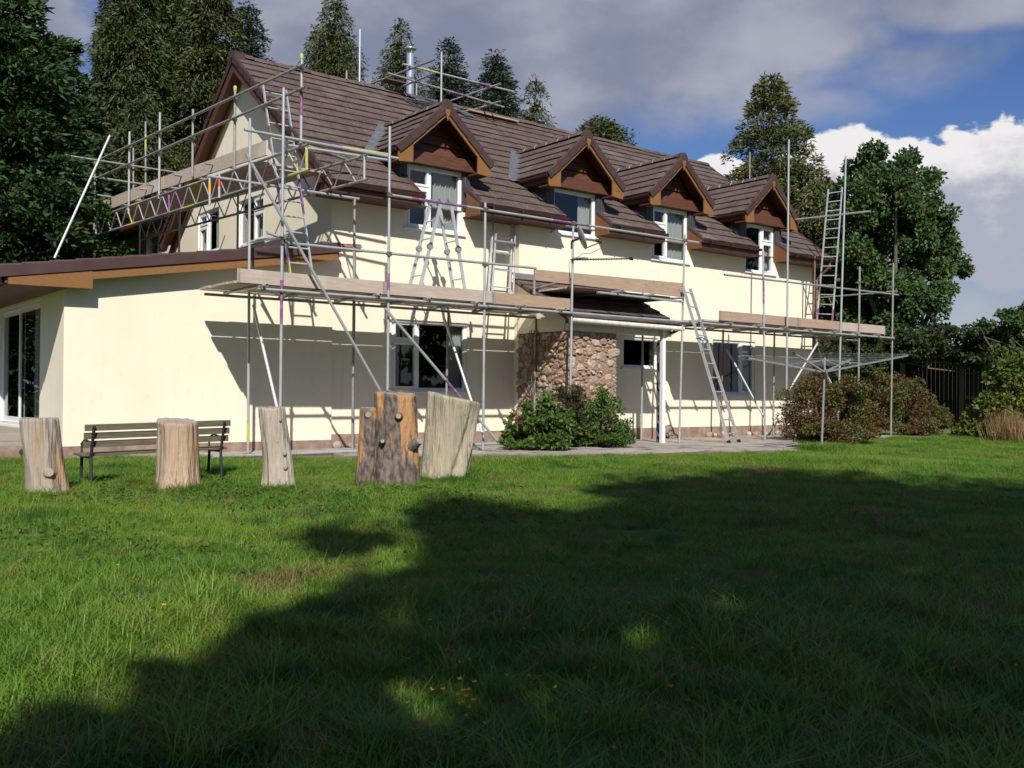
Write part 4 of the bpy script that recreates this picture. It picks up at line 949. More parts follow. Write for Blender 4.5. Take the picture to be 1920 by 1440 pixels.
# ladder at the far corner and the painted one at the near corner
c0, c1 = foot(1530, 620, -1.1, DZ), foot(1559, 620, -1.1, DZ); d0, d1 = onY(1553, 355, -.55), onY(1579, 351, -.55)
ladder('far_ladder', 'tall aluminium ladder with a purple painted foot rising past the far house corner', c0, d0, c1, d1, 15, bands=((.02, .16, 'purple'),), w=.02, d=.04)
c0, c1 = foot(549, 520, -1.25, DZ), foot(591, 520, -1.25, DZ); d0, d1 = onY(493, 160, -.75), onY(536, 168, -.75); d1[2] = d0[2]
ladder('painted_ladder', 'ladder with purple and lime painted stiles rising beside the gable scaffold', c0, d0, c1, d1, 13, bands=((.02, .13, 'lime'), (.42, .56, 'purple'), (.74, .8, 'rust')), w=.022, d=.045)

# satellite dish and aerial on the scaffold pole
dx, dz = onY(1075, 470, YO-.05)[0], onY(1090, 445, YO-.05)[2]
dish = thing('satellite_dish', (dx, YO-.05, dz-.2), 'grey satellite dish with receiver arm clamped to a scaffold pole', 'satellite dish')
n_ = nrm([.80, -.45, .33]); c_ = onY(1088, 447, YO-.14)+np.array((0, 0, 0)); u_ = nrm(np.cross(n_, [0, 0, 1.])); v_ = np.cross(u_, n_)
V = [c_]; F = []
for j in range(1, 6):
    for k in range(24):
        t = k*math.pi/12; r_ = j/5; V.append(c_+u_*math.cos(t)*.20*r_+v_*math.sin(t)*.235*r_+n_*.05*r_*r_)
for k in range(24):
    F.append((0, 1+k, 1+(k+1) % 24)); F += [(1+j*24+k, 1+j*24+(k+1) % 24, 1+(j+1)*24+(k+1) % 24, 1+(j+1)*24+k) for j in range(4)]
o = MB().add(V, F, True).build('reflector', M['plasticgrey'], dish); m = o.modifiers.new('solid', 'SOLIDIFY'); m.thickness = .012
MB().path([c_-n_*.03, np.array((dx, YO, c_[2]-.05)), np.array((dx, YO, c_[2]-.2))], .022).build('mount', M['black'], dish)
e_ = c_+n_*.40-v_*.20; MB().path([c_-v_*.22+n_*.03, e_], .012).build('arm', M['black'], dish); MB().tube(e_-n_*.0+v_*.0, e_-n_*.11+v_*.07, .035, n=10).build('receiver', M['black'], dish)
MB().path([e_, e_+np.array((.0, 0, -.12)), c_-v_*.35+n_*.1, c_-v_*.3-n_*.05, np.array((dx-.07, YO, c_[2]-.5)), np.array((dx-.03, YO, c_[2]-.9))], .006, 6).build('cable', M['cable'], dish)
p, q = onY(1070, 487, YO-.07), onY(1184, 485, YO-.07)
ae = thing('tv_aerial', p, 'slim black rod aerial clamped across a scaffold pole', 'aerial')
MB().tube(p, q, .014, n=8).build('boom', M['black'], ae)
for k in range(22): 
    c = p+(q-p)*(.06+.9*k/21); MB().tube(c+np.array((0, 0, -.028)), c+np.array((0, 0, .028)), .005, n=5).build('element', M['black'], ae)
MB().tube(q-np.array((.03, 0, 0)), q+np.array((.03, 0, 0)), .035, n=10).build('end_cap', M['black'], ae)
# loose tubes on the terrace
for nm, a, b, mt, lb in (('loose_tube', (398, 857), (672, 846), 'galv', 'long grey scaffold tube lying on the paving behind the stumps'), ('loose_tube', (880, 834), (1076, 825), 'galvp', 'grey and green scaffold tube lying before the porch shrubs')):
    p, q = onZ(*a, GZ+.027), onZ(*b, GZ+.027)
    o = tube(nm, p, q, M[mt], None, r=.03); tag(o, lb, 'tube', None)
# tarpaulin scrap
p = onZ(1518, 838, GZ)
m = MB(); n = 9
V = [(p[0]+(i/n-.5)*.9, p[1]+(j/n-.5)*.5+.1*math.sin(i), GZ+.012+.07*abs(math.sin(i*1.3+j*.7))*math.sin(math.pi*i/n)*math.sin(math.pi*j/n)) for j in range(n+1) for i in range(n+1)]
tag(m.add(V, [(j*(n+1)+i, j*(n+1)+i+1, (j+1)*(n+1)+i+1, (j+1)*(n+1)+i) for j in range(n) for i in range(n)], True).build('tarpaulin_scrap', M['black']), 'crumpled scrap of black plastic sheet lying on the paving', 'plastic sheet')
# red strap bundle at the foot of the far standard
p = onZ(1440, 812, GZ); m = MB()
for k in range(9):
    a = random.random()*6.3; pts = [p+np.array((.12*math.cos(a+q*.9)+.05*q*.3, .1*math.sin(a+q*1.1), .04+.03*k+.02*math.sin(q*2+k))) for q in range(6)]; m.path(pts, .012, 5)
tag(m.build('strap_bundle', mat('red_strap', (.42, .05, .04), .7)), 'tangled red straps heaped at the foot of a scaffold pole', 'straps')

# ------------------------------------------------------------------ rotary clothes dryer
base = lawn_at(1540, 848); dist = (base-CAM).dot(CM[:, 2])
hub = atZ(1546, 697, dist); dry = thing('rotary_clothes_dryer', base, 'grey rotary clothes dryer with open arms standing on the lawn edge', 'clothes dryer')
MB().tube(base-np.array((0, 0, .05)), hub, .021, n=12).build('post', M['plasticgrey'], dry)
MB().tube(hub-np.array((0, 0, .14)), hub+np.array((0, 0, .02)), .034, n=12).build('hub', M['black'], dry)
MB().tube(hub, hub+np.array((0, 0, .28)), .018, n=12).build('mast', M['plasticgrey'], dry); MB().tube(hub+np.array((0, 0, .12)), hub+np.array((.0, 0, .27)), .026, n=10).build('top_hub', M['plasticgrey'], dry)
fw2, rt2 = nrm([CM[0][2], CM[1][2], 0]), nrm([CM[0][0], CM[1][0], 0])
tips = []
for k in range(4):
    t = math.radians(37+90*k); d = rt2*math.cos(t)+fw2*math.sin(t)*-1; tip = hub+d*1.62+np.array((0, 0, .30)); tips.append(tip)
    ar = MB().beam(hub+d*.03, tip, .026, .034).build('arm', M['plasticgrey'], dry); MB().tube(tip-d*.02, tip+d*.05, .022, n=8).build('arm_tip', M['black'], ar)
    MB().beam(hub+np.array((0, 0, .24)), hub+d*.75+np.array((0, 0, .15)), .012, .016).build('stay', M['plasticgrey'], dry)
for j in range(7):
    f = .40+.59*j/6; q = [hub+(t-hub)*f+np.array((0, 0, .018)) for t in tips]
    MB().path(q+[q[0]], .002, 5).build('line', M['plasticgrey'], dry)
MB().tube(hub+np.array((.03, 0, .0)), hub+np.array((.16, -.05, -.22)), .007, n=6).build('cord', M['white'], dry)

# ------------------------------------------------------------------ bench seen from behind
bl, br = lawn_at(171, 918), lawn_at(403, 897)
br = np.array((br[0], bl[1]+.02, gz(br[0], bl[1])))
bench = thing('garden_bench', (bl+br)/2, 'weathered slatted garden bench on black iron legs facing the house', 'bench')
zg = float((bl[2]+br[2])/2); yb_ = float(bl[1])
bu = nrm(br-bl); dist = (bl-CAM).dot(CM[:, 2])
for s, p in ((0, bl), (1, br)):
    z = float(p[2])
    g = MB().path([p+np.array((0, -.02, -.04)), p+np.array((0, .03, .40)), p+np.array((0, -.10, .80))], .02, 8).build('leg', M['iron'], bench)
    MB().path([p+np.array((0, .48, -.04)), p+np.array((0, .44, .40)), p+np.array((0, .03, .40))], .02, 8).build('leg', M['iron'], bench)
    MB().path([p+np.array((0, .03, .40)), p+np.array((0, .0, .58)), p+np.array((0, .3, .62)), p+np.array((0, .46, .56)), p+np.array((0, .44, .40))], .014, 6).build('armrest', M['iron'], bench)
for k in range(3):
    h = .50+.105*k+.02; yy = .035-.135*(h-.4)/.4+.025
    MB().beam(bl-bu*.1+np.array((0, yy, h+.05)), br+bu*.1+np.array((0, yy, h+.05)), .026, .082).build('back_slat', M['slat'], bench, .004)
for k in range(4): MB().beam(bl-bu*.1+np.array((0, .09+k*.105, .43)), br+bu*.1+np.array((0, .09+k*.105, .43)), .09, .028).build('seat_slat', M['slat'], bench, .004)

# ------------------------------------------------------------------ tree stumps
def woodmat(name, cols, barky=0):
    m = bpy.data.materials.new(name); m.use_nodes = True; nt = m.node_tree; nd = nt.nodes; lk = nt.links; b = nd['Principled BSDF']; b.inputs['Roughness'].default_value = .85
    tc = nd.new('ShaderNodeTexCoord')
    def noise(vec, sc, det=6, dist=0.):
        mp = nd.new('ShaderNodeVectorMath'); mp.operation = 'MULTIPLY'; lk.new(tc.outputs['Object'], mp.inputs[0]); mp.inputs[1].default_value = vec
        n = nd.new('ShaderNodeTexNoise'); lk.new(mp.outputs[0], n.inputs['Vector']); n.inputs['Scale'].default_value = sc; n.inputs['Detail'].default_value = det; n.inputs['Distortion'].default_value = dist; return n.outputs['Fac']
    def mix(f, lo, hi, a, c):
        r = nd.new('ShaderNodeMapRange'); lk.new(f, r.inputs[0]); r.inputs[1].default_value = lo; r.inputs[2].default_value = hi
        x = nd.new('ShaderNodeMix'); x.data_type = 'RGBA'; lk.new(r.outputs[0], x.inputs[0])
        for s, v in ((x.inputs[6], a), (x.inputs[7], c)):
            if hasattr(v, 'links'): lk.new(v, s)
            else: s.default_value = (*v, 1)
        return x.outputs[2]
    c = mix(noise((6, 6, .7), 1.6), .4, .62, cols[0], cols[1]); c = mix(noise((3, 3, .6), 1.5, 4), .5, .64, c, cols[2]); c = mix(noise((17, 17, .55), 2.0, 6, .5), .56, .64, c, cols[3]); c = mix(noise((30, 30, 1.2), 2.0, 4), .35, .8, c, tuple(min(1, v*1.5) for v in cols[1]))
    h = noise((16, 16, 1.0), 2.4, 6, .3)
    if barky:
        bk = mix(noise((9, 9, 5), 1.8, 7), .38, .6, (.07, .05, .04), (.19, .15, .125)); sx = nd.new('ShaderNodeSeparateXYZ'); lk.new(tc.outputs['Object'], sx.inputs[0]); ma = nd.new('ShaderNodeMath'); ma.operation = 'MULTIPLY_ADD'; lk.new(sx.outputs[2], ma.inputs[0]); ma.inputs[1].default_value = .22; lk.new(noise((4, 4, .9), 1.1, 4, .6), ma.inputs[2]); c = mix(ma.outputs[0], .66, .70, bk, c); h = noise((9, 9, 4), 2., 8)
    lk.new(c, b.inputs['Base Color']); bp = nd.new('ShaderNodeBump'); bp.inputs['Strength'].default_value = .9; bp.inputs['Distance'].default_value = .04 if barky else .035
    lk.new(h, bp.inputs['Height']); lk.new(bp.outputs[0], b.inputs['Normal']); return m
SW = [woodmat('weathered_log', ((.38, .32, .25), (.27, .23, .19), (.50, .25, .08), (.12, .085, .06))),
      woodmat('weathered_log', ((.40, .27, .15), (.33, .26, .2), (.5, .27, .10), (.2, .12, .07))),
      woodmat('weathered_log', ((.43, .37, .30), (.31, .26, .21), (.60, .53, .44), (.19, .135, .095))),
      woodmat('barky_log', ((.36, .18, .075), (.30, .17, .09), (.42, .22, .08), (.12, .08, .06)), 1),
      woodmat('weathered_log', ((.40, .335, .24), (.28, .245, .175), (.52, .44, .32), (.17, .14, .10)))]
CUT = mat('cut_wood', (.36, .31, .26), .9, col2=(.25, .215, .18), scale=14, bump=.5, bscale=30)
def log(parent, name, foot_, pxw, m, seed, flare=.25, lean=(0, 0), tilt=(0, 0), flute=.06, h=1., tw=1.0, fold=None):
    """trunk piece: rings of points with coherent fluting, uneven buttresses at the base, worn saw-cut top"""
    r = np.random.default_rng(seed); n, k = 72, 34; ph = r.random(8)*6.3; am = r.uniform(.4, 1, 8); tw_ = r.uniform(-.5, .5); V = []
    roots = [(r.uniform(0, 6.283), r.uniform(.25, .5), r.uniform(.5, 1.3)) for _ in range(6)]
    for j in range(k):
        f = min(j/(k-2), 1.); z = f*h; last = j == k-1
        rad = pxw*(1+(tw-1)*f)*(1+flare*.35*math.exp(-f*6)); wob = pxw*.10*np.array((math.sin(3.1*f+ph[0])-math.sin(ph[0]), math.sin(2.7*f+ph[1])-math.sin(ph[1])))
        for i in range(n):
            t = i*2*math.pi/n; q = t+tw_*f
            e = sum(am[s]*math.sin((s+2)*q+ph[s]+.8*math.sin(3*f+ph[s])) for s in range(6))/6*flute
            g = math.sin(7*q+ph[2]+.9*math.sin(2.5*f+ph[4])); e += flute*.35*(abs(g)-.6)
            e += .010*math.sin(9*f+5*t+ph[6])+.012*math.sin(15*q+ph[3]+1.5*math.sin(4*f))+.008*math.sin(27*q+ph[5]+2*f)+.004*r.standard_normal()
            for a, w_, s_ in roots:
                dlt = (q-a+math.pi) % (2*math.pi)-math.pi; e += flare*s_*math.exp(-(dlt/w_)**2)*math.exp(-f*(5+3*s_))
            if fold is not None:
                for a, w_, s_ in fold: dlt = (t-a-.5*f+math.pi) % (2*math.pi)-math.pi; e += s_*math.exp(-(dlt/w_)**2)*(.55+.45*math.sin(3*f+1))
            rr = rad*(1+e)*(.955 if last else 1); x, y = rr*math.cos(t), rr*math.sin(t)
            zz = z+(tilt[0]*x+tilt[1]*y)*f+(.012+.006*math.sin(3*t+ph[7])+.004*math.sin(11*t) if last else 0)
            V.append((foot_[0]+x+lean[0]*f+wob[0], foot_[1]+y+lean[1]*f+wob[1], foot_[2]-.06+zz))
    F = [(j*n+i, j*n+(i+1) % n, (j+1)*n+(i+1) % n, (j+1)*n+i) for j in range(k-1) for i in range(n)]
    o = MB().add(V, F, True).build(name, m, parent)
    top = V[-n:]; c = tuple(np.mean(np.array(top), 0)+np.array((0, 0, .004)))
    MB().add([tuple(np.array(p)+np.array((0, 0, .001))) for p in top]+[c], [(i, (i+1) % n, n) for i in range(n)]).build('cut_top', CUT, o)
    return o
def knot(parent, p, n, r, l, m): MB().tube(np.array(p)-np.array(n)*.06, np.array(p)+np.array(n)*l, r*1.9, r, 12, cap=False).build('branch_stub', m, parent); MB().tube(np.array(p)+np.array(n)*(l-.002), np.array(p)+np.array(n)*(l+.003), r, r*.95, 12).build('stub_face', CUT, parent)
toc = lambda p: nrm(np.array((CAM[0]-p[0], CAM[1]-p[1], 0)))
for i, (px, py, wd, top, lab, fl_, ln, tl, tw) in enumerate(((88, 936, 66, 790, 'grey log stump with an orange streak and a sawn branch stub beside the bench', .3, -.06, (0, 0), .98), (333, 924, 74, 797, 'orange-brown log stump standing before the bench with a pale tilted top', .3, -.05, (.0, .14), .96),
        (524, 922, 50, 770, 'slim pale grey log stump with small knots and flared foot', .45, -.08, (.05, 0), .96), (0, 0, 0, 0, '', 0, 0, 0, 0), (826, 906, 84, 752, 'broad smooth leaning log stump with greenish pale wood', .06, .22, (-.18, .12), 1.14))):
    if i == 3: continue
    p = lawn_at(px, py); dist = (p-CAM).dot(CM[:, 2]); s = dist/FPX; fd = toc(p); h = (py-top)*s+.02
    p = p-fd*wd*s*.42; p[2] = gz(p[0], p[1])
    st = thing('tree_stump', p, lab, 'tree stump'); rt = CM[:, 0]
    o = log(st, 'trunk', p, wd*s/2*1.03, SW[i], 30+i, fl_, lean=(rt[0]*ln, rt[1]*ln), tilt=tl, flute=.15 if i != 4 else .16, h=h+.06, tw=tw, fold=None if i != 4 else [(math.atan2(-rt[0]*.0+rt[1]+fd[1]*.7, rt[0]+fd[0]*.7)+dq, .16, sg) for dq, sg in ((-.5, -.2), (.0, .16), (.4, -.16), (.9, .1))])
    rd = wd*s/2
    if i == 0: knot(st, p+fd*rd*.95+rt*.02+np.array((0, 0, .30)), nrm(fd+np.array((0, 0, .25))), .05, .055, SW[0])
    if i == 1: knot(st, p+fd*rd*.95-rt*.13+np.array((0, 0, .25)), fd, .03, .02, SW[1])
    if i == 2:
        for dx_, dz_, r_ in ((.01, .13, .03), (.07, .30, .022), (.06, .47, .016), (-.03, .62, .014), (.0, .9, .014)): knot(st, p+fd*rd*.93+rt*dx_+np.array((0, 0, dz_)), fd, r_, .012, SW[2])
p = lawn_at(730, 917); dist = (p-CAM).dot(CM[:, 2]); s = dist/FPX; fd = toc(p); rt = CM[:, 0]; p = p-fd*.25
st = thing('tree_stump', p, 'large double log stump with rough bark and orange torn wood', 'tree stump')
pm = p+rt*(742-730)*s; pm[2] = gz(pm[0], pm[1]); pl = p+rt*(686-730)*s-fd*.0; pl[2] = gz(pl[0], pl[1])
log(st, 'trunk', pm, 41*s, SW[3], 41, .15, tilt=(.0, .1), flute=.16, h=(917-738)*s+.05, tw=.96); log(st, 'side_trunk', pl, 21*s, SW[3], 42, .25, tilt=(0, 0), flute=.18, h=(907-757)*s+.05, tw=.95)
for q, dx_, dz_, r_, l_, mm in ((pm, .03, .95, .036, .03, M['bark']), (pl, .02, .96, .04, .02, SW[3]), (pm, .27, .58, .05, .10, M['bark']), (pm, -.2, .62, .026, .03, M['bark'])):
    a = nrm(fd*.8+rt*(1.0 if dx_ > .2 else 0)+np.array((0, 0, .7 if dx_ > .2 else .1))); knot(st, q+fd*(.26 if q is pm else .13)*(.5 if dx_ > .2 else 1)+rt*dx_*.9+np.array((0, 0, dz_)), a, r_, l_, mm)
tops = pm+np.array((0, 0, (917-738)*s)); m = MB()
for k in range(34):
    a_ = random.random()*6.3; q = tops+np.array((.2*random.random()*math.cos(a_), .2*random.random()*math.sin(a_), .015)); m.path([q, q+np.array((random.uniform(-.12, .12), random.uniform(-.12, .12), random.uniform(.0, .05)))], .003, 4)
m.build('dry_grass', M['straw'], st)
p = lawn_at(812, 912); MB().beam(p+np.array((-.1, 0, .03)), p+np.array((.2, -.1, .035)), .09, .025).build('bark_piece', M['bark'], None); tag(bpy.data.objects['bark_piece'], 'flat brown piece of bark lying in the grass', 'bark')
# ------------------------------------------------------------------ vegetation
def proj(P):
    v = (np.asarray(P)-CAM)@CM; return 960+FPX*v[..., 0]/v[..., 2], 720-FPX*v[..., 1]/v[..., 2], v[..., 2]
def leaf_mesh(P, Dv, ln, wd, rng, curl=.25):
    """one folded leaf or spray per point: P anchors, Dv directions"""
    n = len(P); Dv = Dv/np.linalg.norm(Dv, axis=1, keepdims=True); rv = rng.normal(size=(n, 3)); S = np.cross(Dv, rv); S /= np.linalg.norm(S, axis=1, keepdims=True)+1e-9
    Nn = np.cross(Dv, S); ln = np.asarray(ln)*np.ones(n)*rng.uniform(.6, 1.35, n); wd = np.asarray(wd)*np.ones(n)*rng.uniform(.7, 1.3, n)
    a = P; b = P+Dv*(ln*.45)[:, None]+S*(wd*.5)[:, None]; c = P+Dv*ln[:, None]-Nn*(ln*curl)[:, None]; d = P+Dv*(ln*.45)[:, None]-S*(wd*.5)[:, None]
    V = np.stack([a, b, c, d], 1).reshape(-1, 3); F = np.arange(4*n).reshape(n, 4); return V, F
def unit(n, rng): v = rng.normal(size=(n, 3)); return v/np.linalg.norm(v, axis=1, keepdims=True)
def conifer(name, label, px, top, R_, dist, n, mt, seed, style='cypress', clear=.08, group=None, ln=.30, wd=.075, zb=-.35, bark='bark', power=.8, nb=110, cat='tree'):
    n = int(n*1.9); rng = np.random.default_rng(seed); b = atZ(px, 735, dist); b[2] = zb; H = atZ(px, top, dist)[2]-zb
    t = thing(name, b, label, cat, group)
    # branches
    ft = np.sort(rng.uniform(clear, .99, nb)); azm = (np.arange(nb)*2.39996+rng.normal(0, .3, nb)) % 6.283
    L = R_*np.clip((1-ft), .015, 1)**power*rng.uniform(.65, 1.15, nb)+.12
    m = MB(); lean = rng.normal(0, .01*H, 2)
    tr = lambda f: np.stack([b[0]+lean[0]*f, b[1]+lean[1]*f, b[2]+f*H], -1)
    pts = [tr(np.array(f)) for f in np.linspace(-.01, .97, 9)]
    for k in range(8): m.tube(pts[k], pts[k+1], H*.016*(1-k/8.5)+.015, H*.016*(1-(k+1)/8.5)+.012, 8)
    up0 = {'cypress': .55, 'spruce': .05, 'feather': .25}[style]; dr = {'cypress': .42, 'spruce': .22, 'feather': .12}[style]
    O = tr(ft); Dh = np.stack([np.cos(azm), np.sin(azm), np.full(nb, 0.)], 1)
    def along(i, s): return O[i]+Dh[i]*(L[i]*s)[:, None]+np.stack([0*s, 0*s, L[i]*(up0*s-(up0+dr)*s*s)], 1)
    for k in range(0, nb, 2):
        q = along(np.array([k]*4), np.array([0, .3, .6, .9])); m.path(list(q), .012+.012*L[k], 5, .008)
    m.build('trunk', M[bark], t)
    i = rng.choice(nb, n, p=(L**1.3)/np.sum(L**1.3)); s = rng.uniform(.12, 1, n)**.75
    P = along(i, s); side = np.cross(Dh[i], [0, 0, 1.]); lat = rng.normal(0, 1, n)*(.24*L[i]*(1.15-s)+.09); P[:, 2] += rng.normal(0, .07, n)*np.minimum(L[i], 1.5)
    P = P+side*lat[:, None]; P[:, 2] -= np.abs(lat)*(.5 if style == 'cypress' else .2)+rng.uniform(0, .22, n)*(1.6 if style == 'cypress' else .5)*np.minimum(L[i], 1.5)
    down = {'cypress': -.9, 'spruce': -.1, 'feather': -.15}[style]
    Dv = Dh[i]*.75+side*(np.sign(lat)*.5)[:, None]+np.array([0, 0, down])*rng.uniform(.3, 1.1, n)[:, None]+rng.normal(0, .35, (n, 3))
    V, F = leaf_mesh(P, Dv, ln*.72, wd*.75, rng)
    nc = {'cypress': n//6, 'spruce': n//4, 'feather': n//30}[style]; i = rng.choice(nb, nc, p=(L**1.1)/np.sum(L**1.1)); s = rng.uniform(.0, .5, nc); P = along(i, s)+np.clip(rng.normal(0, .06, (nc, 3)), -.1, .1)*np.minimum(L[i], 2.)[:, None]
    V2, F2 = leaf_mesh(P, rng.normal(size=(nc, 3))+Dh[i]*.5, np.minimum(.30, .06+.16*L[i]), np.minimum(.20, .04+.11*L[i]), rng)
    np_obj('crown', np.concatenate([V, V2]), np.concatenate([F, F2+len(V)]), M[mt], t); return t
GB = 'conifers behind the house'
conifer('dark_conifer', 'very dark dense conifer towering beside the extension roof', -20, -90, 3.6, 23, 36000, 'conif_dark', 1, 'spruce', .05, power=.45, ln=.30, wd=.10, nb=150)
conifer('dark_conifer', 'dark green conifer with a ragged top next to the tallest dark one', 95, 45, 2.3, 27, 26000, 'conif_dark', 2, 'spruce', .05, power=.5, ln=.30, wd=.10, nb=130)
for k, (px, top, R_, d, n, lab) in enumerate(((222, -70, 2.5, 33, 34000, 'tall olive green cypress with its bare trunk showing'), (303, -170, 2.9, 36, 40000, 'tallest drooping cypress behind the gable scaffold'), (385, -60, 2.6, 35, 34000, 'drooping olive cypress close beside the gable peak'), (165, 200, 2.6, 36, 26000, 'lower cypress filling the gap behind the dark conifers'), (262, 180, 2.6, 31, 26000, 'shorter bushy cypress standing directly behind the gable walkway'))):
    conifer('cypress_tree', lab, px, top, R_, d, n, 'conifer', 10+k, 'cypress', .2, GB, power=.42, ln=.25, wd=.07, bark='barkp', nb=150)
conifer('spruce_tree', 'dark spruce rising beside the gable peak', 452, -5, 4.2, 38, 13000, 'spruce', 20, 'spruce', 0.45, GB, power=.75, ln=.26, wd=.07, nb=230)
conifer('cypress_tree', 'loose double-topped cypress left of the flue', 627, -25, 3.8, 40, 11000, 'conifer', 21, 'cypress', 0.5, GB, ln=.26, wd=.06, bark='barkp', power=0.62, nb=240)
conifer('cypress_tree', 'small cypress leaning into the double-topped one', 592, 45, 3.4, 41, 7000, 'conifer', 27, 'cypress', 0.5, GB, ln=.26, wd=.06, bark='barkp', power=0.62, nb=180)
conifer('cypress_tree', 'narrow pointed cypress just behind the flue', 728, 22, 3.5, 41, 8500, 'conifer', 22, 'cypress', 0.5, GB, ln=.26, wd=.06, bark='barkp', power=0.66, nb=220)
conifer('spruce_tree', 'blue-green spruce right behind the ridge guard rails', 835, 62, 5.0, 42, 13000, 'spruce', 23, 'spruce', 0.45, GB, ln=.28, wd=.07, power=0.8, nb=260)
conifer('spruce_tree', 'broad blue-green spruce next to the ridge guard rails', 918, 82, 5.6, 42, 14000, 'spruce', 24, 'spruce', 0.45, GB, ln=.28, wd=.07, power=0.8, nb=260)
conifer('cypress_tree', 'thin sparse cypress with a visible trunk above the ridge', 1001, 126, 3.5, 44, 5000, 'conifer', 25, 'cypress', 0.5, GB, ln=.26, wd=.06, bark='barkp', power=0.72, nb=170)
conifer('spruce_tree', 'low broad conifer top peeping over the ridge', 1120, 214, 6.2, 46, 12000, 'conifer', 26, 'spruce', 0.5, GB, ln=.36, wd=.09, power=0.5, nb=220)
conifer('feathery_conifer', 'tall open feathery conifer beyond the far dormer', 1455, 132, 4.9, 47, 30000, 'redwood', 30, 'feather', 0.2, None, ln=.34, wd=.10, bark='barkp', power=0.62, nb=300)
conifer('feathery_conifer', 'shorter yellowish conifer beyond the far ladder', 1530, 330, 3.6, 45, 22000, 'redwood', 31, 'cypress', 0.02, None, ln=.34, wd=.10, bark='barkp', power=0.4, nb=190)

def clumps(P0, R3, n, rng, shell=.5):
    """points spread through an ellipsoid, denser near its surface"""
    u = unit(n, rng); r = rng.uniform(shell**3, 1, n)**(1/3); return np.asarray(P0)+u*r[:, None]*np.asarray(R3), u
def leafy(name, label, cat, centres, n, mt, ln, wd, seed, base, group=None, bark='bark', sub=9, trunk=True, shell=.35, tr=.2, splay=.6, droop=.25, lumps=.34):
    """trunk and limbs to each lobe; each lobe made of smaller lumps of leaves so the outline is uneven"""
    rng = np.random.default_rng(seed); t = thing(name, base, label, cat, group); base = np.asarray(base, float); m = MB()
    tot = sum(c[1][0]*c[1][1] for c in centres); Vs, Fs, off = [], [], 0
    hub = base+np.array((0, 0, max(.05, (min(c[0][2] for c in centres)-base[2])*.55)))
    if trunk: m.path([base-np.array((0, 0, .1)), base*.5+hub*.5+np.append(rng.normal(0, tr*.3, 2), 0), hub], tr, 9, tr*.75)
    prev = None
    for c, r3 in centres:
        c = np.asarray(c, float); r3 = np.asarray(r3, float)
        k0 = (hub if trunk else base)*.5+c*.5+rng.normal(0, .12, 3)*np.linalg.norm(c-hub)*.3
        if trunk: m.path([hub, k0, c], tr*.45, 6, tr*.15)
        else:
            ft_ = np.array((c[0], c[1], max(base[2]-.03, c[2]-r3[2]*1.3))); m.path(([prev] if prev is not None else [])+[ft_, c], tr*.45, 6, tr*.15); prev = ft_
        ns = max(4, int(sub)); cc, _ = clumps(c, r3*.80, ns, rng, .5); nl = int(n*r3[0]*r3[1]/tot/ns)
        for q in cc:
            m.path([c*.7+q*.3, q], tr*.12, 5, tr*.04)
            rs = r3*lumps*rng.uniform(.7, 1.25); P, u = clumps(q, rs, nl, rng, shell)
            Dv = u*splay+rng.normal(0, .6, (nl, 3))+np.array((0, 0, -droop)); V, F = leaf_mesh(P, Dv, ln, wd, rng); Vs.append(V); Fs.append(F+off); off += len(V)
    m.build('trunk' if trunk else 'stems', M[bark], t); np_obj('crown' if trunk else 'foliage', np.concatenate(Vs), np.concatenate(Fs), M[mt], t); return t
def lobes(dist, items, depth=1.0):
    out = []
    for px, py, rx, ry in items:
        s = dist/FPX; out.append((atZ(px, py, dist+random.uniform(-1, 1)*depth), (rx*s, rx*s, ry*s)))
    return out
ob = atZ(1690, 740, 42); ob[2] = -.4
leafy('oak_tree', 'large dark green broadleaf tree beyond the right end of the house', 'tree', lobes(42, ((1640, 320, 62, 45), (1715, 330, 55, 50), (1590, 380, 55, 55), (1680, 410, 75, 60), (1755, 400, 45, 50), (1600, 470, 65, 60), (1720, 480, 75, 60), (1775, 470, 30, 40),
      (1660, 540, 80, 60), (1735, 560, 45, 50), (1795, 500, 28, 26), (1770, 545, 26, 30), (1590, 560, 60, 60), (1640, 620, 80, 50), (1700, 640, 60, 40), (1680, 360, 60, 50), (1640, 430, 80, 60), (1700, 430, 60, 60), (1690, 590, 70, 50)), 1.6), 66000, 'oak', .17, .115, 41, ob, sub=11, tr=.32, lumps=.36)
# hedges and shrubs that close the garden on the right
for k, (items, d, mt, n, lab) in enumerate(((((1540, 690, 50, 60), (1600, 670, 60, 60), (1660, 660, 60, 60), (1570, 740, 70, 60), (1640, 740, 70, 60), (1690, 700, 40, 60)), 40, 'hedge', 20000, 'dark hedge behind the russet shrubs and scaffold end'),
        (((1710, 645, 50, 26), (1770, 640, 60, 30), (1840, 645, 60, 34), (1910, 645, 60, 44), (1960, 640, 60, 60), (1760, 622, 30, 16), (1740, 664, 70, 20), (1830, 670, 70, 24), (1700, 655, 40, 20)), 34.0, 'hedge', 22000, 'dark climbing plant sprawling over the pergola roof'),
        (((1890, 600, 34, 22), (1925, 600, 40, 45), (1845, 608, 16, 18), (1915, 660, 60, 60), (1905, 720, 60, 60)), 33, 'oak', 8000, 'dark leafy shrub reaching above the pergola'))):
    bs = atZ(items[0][0], 800, d); bs[2] = -.35
    if k == 1: bs[2] = -.35
    leafy('hedge' if k == 0 else ('climbing_plant' if k == 1 else 'tall_shrub'), lab, 'hedge' if k == 0 else ('climber' if k == 1 else 'shrub'), lobes(d, items, .6), n, mt, .13, .09, 50+k, bs, trunk=False, sub=10, tr=.05)
